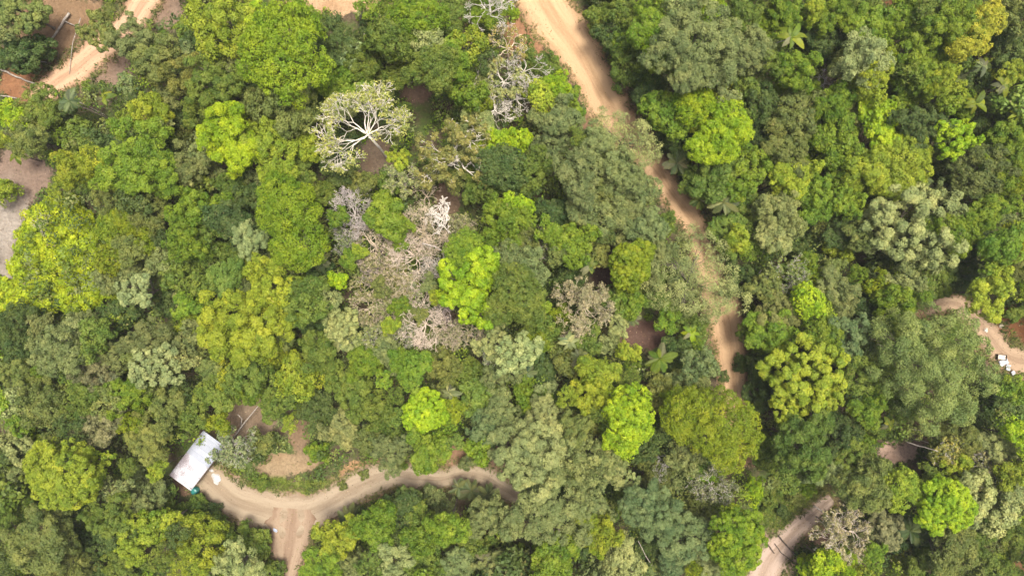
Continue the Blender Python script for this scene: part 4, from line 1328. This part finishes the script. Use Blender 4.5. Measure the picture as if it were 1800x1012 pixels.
log('fallen_log',[(0,50),(33,56)],[2.5,2.5],.10,.07,M_LOG,'thin grey log under the loose olive tree','log',g)
log('fallen_log',[(83,214),(110,225)],[2,1.5],.11,.08,M_LOG,'thin pale stem beneath mid green crowns below the blue-green palm','log',g)
log('leaning_stem',[(636,-2),(637,20),(632,45),(633,76)],[13,10,6,1],.13,.20,M_LOG,'tall pale leaning stem with a wavy line above the bright strip of crowns','stem','pale leaning stems')
log('leaning_stem',[(640,60),(647,70),(650,87)],[11,9,6],.10,.15,M_LOG,'short forked pale stem right of the wavy leaning stem','stem','pale leaning stems')
log('fallen_tree',[(455,712),(430,742),(411,768)],[3.2,1.8,.5],.10,.17,M_LOG,'slender pale fallen tree pointing at the hut roof corner','log',g,[((424,748),1.5),((425,735),2.2),((418,728),2.8)])
log('fallen_log',[(272,615),(297,617)],[7,6.5],.10,.08,M_LOG,'short white stem caught between grey-green feathery trees','log',g)
log('fallen_log',[(1602,915),(1643,942)],[3,2.2],.17,.13,M_LOG,'straight pale log in dark palms below the vivid green dome','log',g)
log('leaning_stem',[(1590,776),(1618,784),(1647,792)],[4,6,8],.14,.09,M_LOG,'pale straight stem leaning over the pinkish bare patch','stem','pale leaning stems')
log('leaning_stem',[(1598,752),(1640,762)],[4,5],.12,.08,M_LOG,'grey stem lying above the pinkish bare patch','stem','pale leaning stems')
log('leaning_stem',[(1122,950),(1136,978),(1156,1008)],[9,6,3],.06,.09,M_LOG,'thin bent stem crossing the dark gap below the blue-green feathery tree','stem','pale leaning stems')
log('leaning_stem',[(742,428),(766,434),(776,440),(790,438)],[10,10,9.5,9.5],.15,.06,M_LOG,'thick white forked branch reaching toward the crisp lime tufts','stem','pale leaning stems',[((770,436),9.8),((782,446),9.4),((792,456),9.2)])
log('dark_pole',[(1368,941),(1382,957),(1400,977)],[.25,.2,.25],.14,.11,M_DLOG,'long dark pole lying across the log-strewn track','pole',g)
log('dark_pole',[(1346,950),(1361,972)],[.2,.2],.13,.10,M_DLOG,'shorter dark pole on pale ground beside the rich green dome','pole',g)
log('dark_pole',[(1362,955),(1372,970),(1393,986)],[.15,.15,.15],.09,.06,M_DLOG,'thin crooked dark branch between the two poles of the log-strewn track','pole',g)
log('dark_pole',[(1430,888),(1443,896),(1459,909)],[.2,.3,.3],.15,.11,M_LOG,'weathered pole lying across the two-rut track under dark shrubs','pole',g)
log('leaning_stem',[(140,180),(162,191),(188,204)],[5,3,.5],.07,.11,M_LOG,'thin pale stem slanting away from the blue-green palm','stem','pale leaning stems')
log('leaning_stem',[(1352,80),(1370,74),(1386,70)],[10,12,13],.13,.09,M_LOG,'pale stem holding up the bright broad-leaved rosette','stem','pale leaning stems')
log('leaning_stem',[(1180,560),(1200,582)],[1,3],.14,.10,M_LOG,'grey stem slanting over the brown hollow','stem','pale leaning stems')
log('leaning_stem',[(1165,573),(1150,578)],[.5,.5],.12,.10,M_LOG,'short grey log on the floor of the brown hollow','log',g)

# ------------------------------------------------------------------ uncountable growth
PL = np.array(PLACED)
def poly_mask(poly, x, y):
    """point in polygon"""
    ins = np.zeros(len(x), bool); n = len(poly)
    for i in range(n):
        x1, y1 = poly[i]; x2, y2 = poly[(i+1) % n]
        c = ((y1 > y) != (y2 > y)) & (x < (x2-x1)*(y-y1)/(y2-y1+1e-9)+x1); ins ^= c
    return ins
def soil_q(x, y):
    q = np.full(len(x), 9.0)
    for sx, sy, rx, ry, c in SOILW: q = np.minimum(q, np.hypot((x-sx)/rx, (y-sy)/ry))
    return q
def mass(name, x, y, z, r, cols, nl, leaf, seed, label, up=.5, asp=.6, kind='stuff', flat=.8, jit=.5, cat=None):
    rng = np.random.RandomState(seed); n = len(x); q = np.repeat(np.arange(n), nl); N_ = len(q)
    d = unit(rng.normal(size=(N_, 3))+np.array((0, 0, up))); d[:, 2] = np.abs(d[:, 2])
    P = np.c_[x, y, z][q]+d*(r[q]*(.55+.5*rng.rand(N_)))[:, None]*np.array((1, 1, flat))
    ln = leaf*(.65+.7*rng.rand(N_)); V, f = leaves(P, unit(d+rng.normal(size=(N_, 3))*jit+np.array((0, 0, .3))), ln, ln*asp, rng)
    t = rng.rand(n)
    o = link(name, mesh_np(name, V, f, M_UNDER, fattr={'tint': .6*t[q]+.4*rng.rand(N_), 'leaf': rng.rand(N_)}, fcol=cols[q])); tag(o, label, cat, None, kind); return o
rg = np.random.RandomState(77)
n = 11500; x = rg.uniform(-96, 96, n); y = rg.uniform(-62, 62, n); ok = (road_dist(x, y) > .9+rg.rand(n)*.5) & (soil_q(x, y) > .95+.3*rg.rand(n))
hp = at(340, 810); ok &= np.hypot(x-hp.x, y-hp.y) > 3.8
gp = [(at(*p).x, at(*p).y) for p in [(440,838),(480,838),(520,844),(570,840),(600,846),(625,852),(640,862),(600,890),(520,902),(455,894),(425,872)]]
gq = [(at(*p).x, at(*p).y) for p in [(1330,860),(1420,850),(1450,885),(1380,940),(1340,935)]]
gmask = lambda a, b: poly_mask(gp, a, b) | poly_mask(gq, a, b)
ok &= ~gmask(x, y)
x, y = x[ok], y[ok]; n = len(x)
edge = np.clip((np.minimum(road_dist(x, y), soil_q(x, y)*3-2.5))/4, 0, 1)
r = rg.uniform(.45, 1.0, n)+.7*edge*rg.rand(n); r = r+.5*edge*rg.rand(n); z = ground(x, y)+r*.1+edge*rg.rand(n)**1.5*6.0
base = np.array([COL['dark'], COL['mid'], COL['olive'], COL['fresh'], COL['grey']]); pk = rg.choice(5, n, p=[.24, .32, .16, .14, .14])
mass('undergrowth', x, y, z, r, base[pk]*(.8+.4*rg.rand(n))[:, None], 56, .38, 5, 'low leafy growth covering the forest floor')
# lime regrowth at the grey clearing
lp = [(at(*p, 2).x, at(*p, 2).y) for p in [(18,470),(40,425),(34,400),(58,372),(85,350),(130,345),(165,390),(175,440),(185,520),(150,548),(60,545),(0,545),(0,510)]]
n = 2300; x = rg.uniform(-77, -54, n); y = rg.uniform(-6, 14, n); ok = poly_mask(lp, x, y); x, y = x[ok], y[ok]; n = len(x)
mass('lime_thicket', x, y, ground(x, y)+rg.uniform(.8, 3.0, n), rg.uniform(.45, .95, n), np.array((.265,.335,.012))*(.9+.2*rg.rand(n))[:, None], 95, .32, 6, 'bright lime young growth beside the grey clearing', cat=None, jit=.3, up=.9)
# grass: blades on the two green banks, and taller tufts along the sandy road
def blades(name, x, y, hgt, cols, seed, per, label, wid=.035, spread=.25):
    rng = np.random.RandomState(seed); n = len(x); q = np.repeat(np.arange(n), per); N_ = len(q)
    a = rng.rand(N_)*6.283; o = np.c_[np.cos(a), np.sin(a), np.zeros(N_)]; s = np.c_[-np.sin(a), np.cos(a), np.zeros(N_)]
    b = np.c_[x, y, ground(x, y)][q]+o*(rng.rand(N_)*spread)[:, None]; h = (hgt[q]*(.6+.6*rng.rand(N_)))[:, None]
    mid = b+o*h*.35+np.array((0, 0, 1))*h*.62; tip = b+o*h*.95+np.array((0, 0, 1))*h*.70
    V = np.stack([b-s*wid*.6, b+s*wid*.6, mid+s*wid, tip, mid-s*wid], 1).reshape(-1, 3)
    o_ = link(name, mesh_np(name, V, np.arange(5*N_).reshape(N_, 5), M_UNDER, fattr={'tint': rng.rand(n)[q], 'leaf': rng.rand(N_)*.9}, fcol=cols[q])); tag(o_, label, None, None, 'stuff')
n = 26000; x = rg.uniform(-42, 50, n); y = rg.uniform(-40, -22, n); ok = gmask(x, y) & (road_dist(x, y) > .25); x, y = x[ok], y[ok]; n = len(x)
gc = np.array([(.14,.20,.03), (.18,.21,.045), (.11,.165,.028)])
blades('bank_grass', x, y, rg.uniform(.10, .28, n), gc[rg.choice(3, n)], 8, 12, 'short grass on the open banks', .03)
X_, Y_ = [], []
for W in ROADW:
    for k in range(0, len(W)-1):
        d = W[k+1]-W[k]; dl = math.hypot(d[0], d[1])+1e-6; nx, ny = -d[1]/dl, d[0]/dl
        for s in (-1, 1):
            for _ in range(int(dl*2.0)+1):
                t = rg.rand(); off = W[k, 2]*.5+rg.uniform(-.05, 1.3); X_.append(W[k, 0]+d[0]*t+s*nx*off); Y_.append(W[k, 1]+d[1]*t+s*ny*off)
x, y = np.array(X_), np.array(Y_); ok = road_dist(x, y) > -.1; x, y = x[ok], y[ok]; n = len(x)
gc = np.array([(.15,.18,.05), (.21,.21,.08), (.10,.14,.035), (.28,.24,.12)])
blades('roadside_grass', x, y, rg.uniform(.2, .55, n), gc[rg.choice(4, n, p=[.35,.25,.3,.1])], 9, 16, 'ragged grass along the track edges', .035, .35)
# dead leaves and crumbs of soil strewn over bare ground and track edges
n = 60000; x = rg.uniform(-78, 78, n); y = rg.uniform(-45, 45, n); q = soil_q(x, y); d = road_dist(x, y)
keep = ((q < 1.35) & (rg.rand(n) < .55)) | ((d > -.9) & (d < 1.2) & (rg.rand(n) < .9)) | ((d <= -.9) & (rg.rand(n) < .05)); x, y = x[keep], y[keep]; n = len(x)
lc = np.array([(.15,.10,.055), (.20,.14,.08), (.34,.26,.17), (.10,.07,.045), (.12,.14,.035)])
rn = np.random.RandomState(5); ln = rn.uniform(.07, .22, n); V, f = leaves(np.c_[x, y, ground(x, y)+.085], unit(rn.normal(size=(n, 3))*.25+np.array((0, 0, 1))), ln, ln*.6, rn)
tag(link('leaf_litter', mesh_np('leaf_litter', V, f, M_UNDER, fattr={'tint': rn.rand(n), 'leaf': rn.rand(n)*.9}, fcol=lc[rn.choice(5, n, p=[.3,.3,.15,.15,.10])])), 'dead leaves and crumbs on the bare soil', None, None, 'stuff')
# forest going on beyond the frame
n = 1500; x = rg.uniform(-125, 125, n); y = rg.uniform(-90, 90, n); ok = ((np.abs(x) > 76) | (np.abs(y) > 43.5)) & (road_dist(x, y) > 2); x, y = x[ok], y[ok]; n = len(x)
RING = []
for _ in range(6000):
    if len(RING) >= 420: break
    a, b = rt.uniform(-108, 108), rt.uniform(-76, 76); h = rt.uniform(6, 13); edge_x, edge_y = 75*(1-h/H)+2.5, 42.2*(1-h/H)+2.5
    if abs(a) < edge_x and abs(b) < edge_y or float(road_dist(a, b)) < 2.5 or soil_q(np.array([a]), np.array([b]))[0] < 1.6: continue
    if any((a-q[1])**2+(b-q[2])**2 < (1.05*q[4])**2 for q in RING): continue
    r_ = rt.uniform(2.4, 4.6); c = rt.choice(['mid', 'mid', 'fresh', 'grey', 'olive', 'dark', 'yel', 'vivid'])
    RING.append((rt.choice(XS), a, b, G(a, b)+h-.5*r_, r_, rt.uniform(0, 6.28), jitter(COL[c], rt)[:3]))
merged(RING, 'surrounding_forest', 'forest carrying on beyond the clearing edges')

# ------------------------------------------------------------------ moist air
hz = MB(); hz.box((0, 0, 46), 520, 420, 124)
hm, nt, out = newmat('moist_air'); pv = nt.nodes.new('ShaderNodeVolumePrincipled'); pv.inputs['Color'].default_value = (.93, .95, .97, 1); pv.inputs['Density'].default_value = .0002; pv.inputs['Anisotropy'].default_value = .2
L(nt, pv.outputs[0], out.inputs['Volume'])
tag(link('haze', hz.mesh('haze', hm)), 'thin pale haze over the forest', None, None, 'stuff')
# ------------------------------------------------------------------ light and camera
SUN = Vector((.15, .07, .985)).normalized()
sl = bpy.data.lights.new('sun', 'SUN'); sl.energy = 2.7; sl.angle = R(16); sl.color = (1, .95, .86)
so = bpy.data.objects.new('sun', sl); C.objects.link(so); so.rotation_euler = (-SUN).to_track_quat('-Z', 'Y').to_euler(); so.location = (30, 10, 95)
wd = bpy.data.worlds.new('World'); bpy.context.scene.world = wd; wd.use_nodes = True
nt = wd.node_tree; nt.nodes.clear(); ow = nt.nodes.new('ShaderNodeOutputWorld'); bg = nt.nodes.new('ShaderNodeBackground'); sk = nt.nodes.new('ShaderNodeTexSky')
sk.sky_type = 'NISHITA'; sk.sun_disc = False; sk.sun_elevation = math.asin(SUN.z); sk.sun_rotation = math.atan2(SUN.x, SUN.y); sk.dust_density = 7.0; sk.air_density = 0.8; sk.ozone_density = 0.2
bg.inputs[1].default_value = .15; L(nt, sk.outputs[0], bg.inputs[0]); L(nt, bg.outputs[0], ow.inputs[0])
cam = bpy.data.cameras.new('camera'); cam.lens = 24; cam.sensor_width = 36; cam.sensor_fit = 'HORIZONTAL'; cam.clip_end = 5000
co = bpy.data.objects.new('camera', cam); C.objects.link(co); co.location = (0, 0, H)
sc = bpy.context.scene; sc.camera = co
sc.view_settings.view_transform = 'Standard'; sc.view_settings.look = 'None'; sc.view_settings.gamma = 1; sc.view_settings.exposure = EXPOSURE
sc.cycles.max_bounces = 6; sc.cycles.diffuse_bounces = 3; sc.cycles.transmission_bounces = 3; sc.cycles.transparent_max_bounces = 4; sc.cycles.glossy_bounces = 2
sc.cycles.use_adaptive_sampling = True
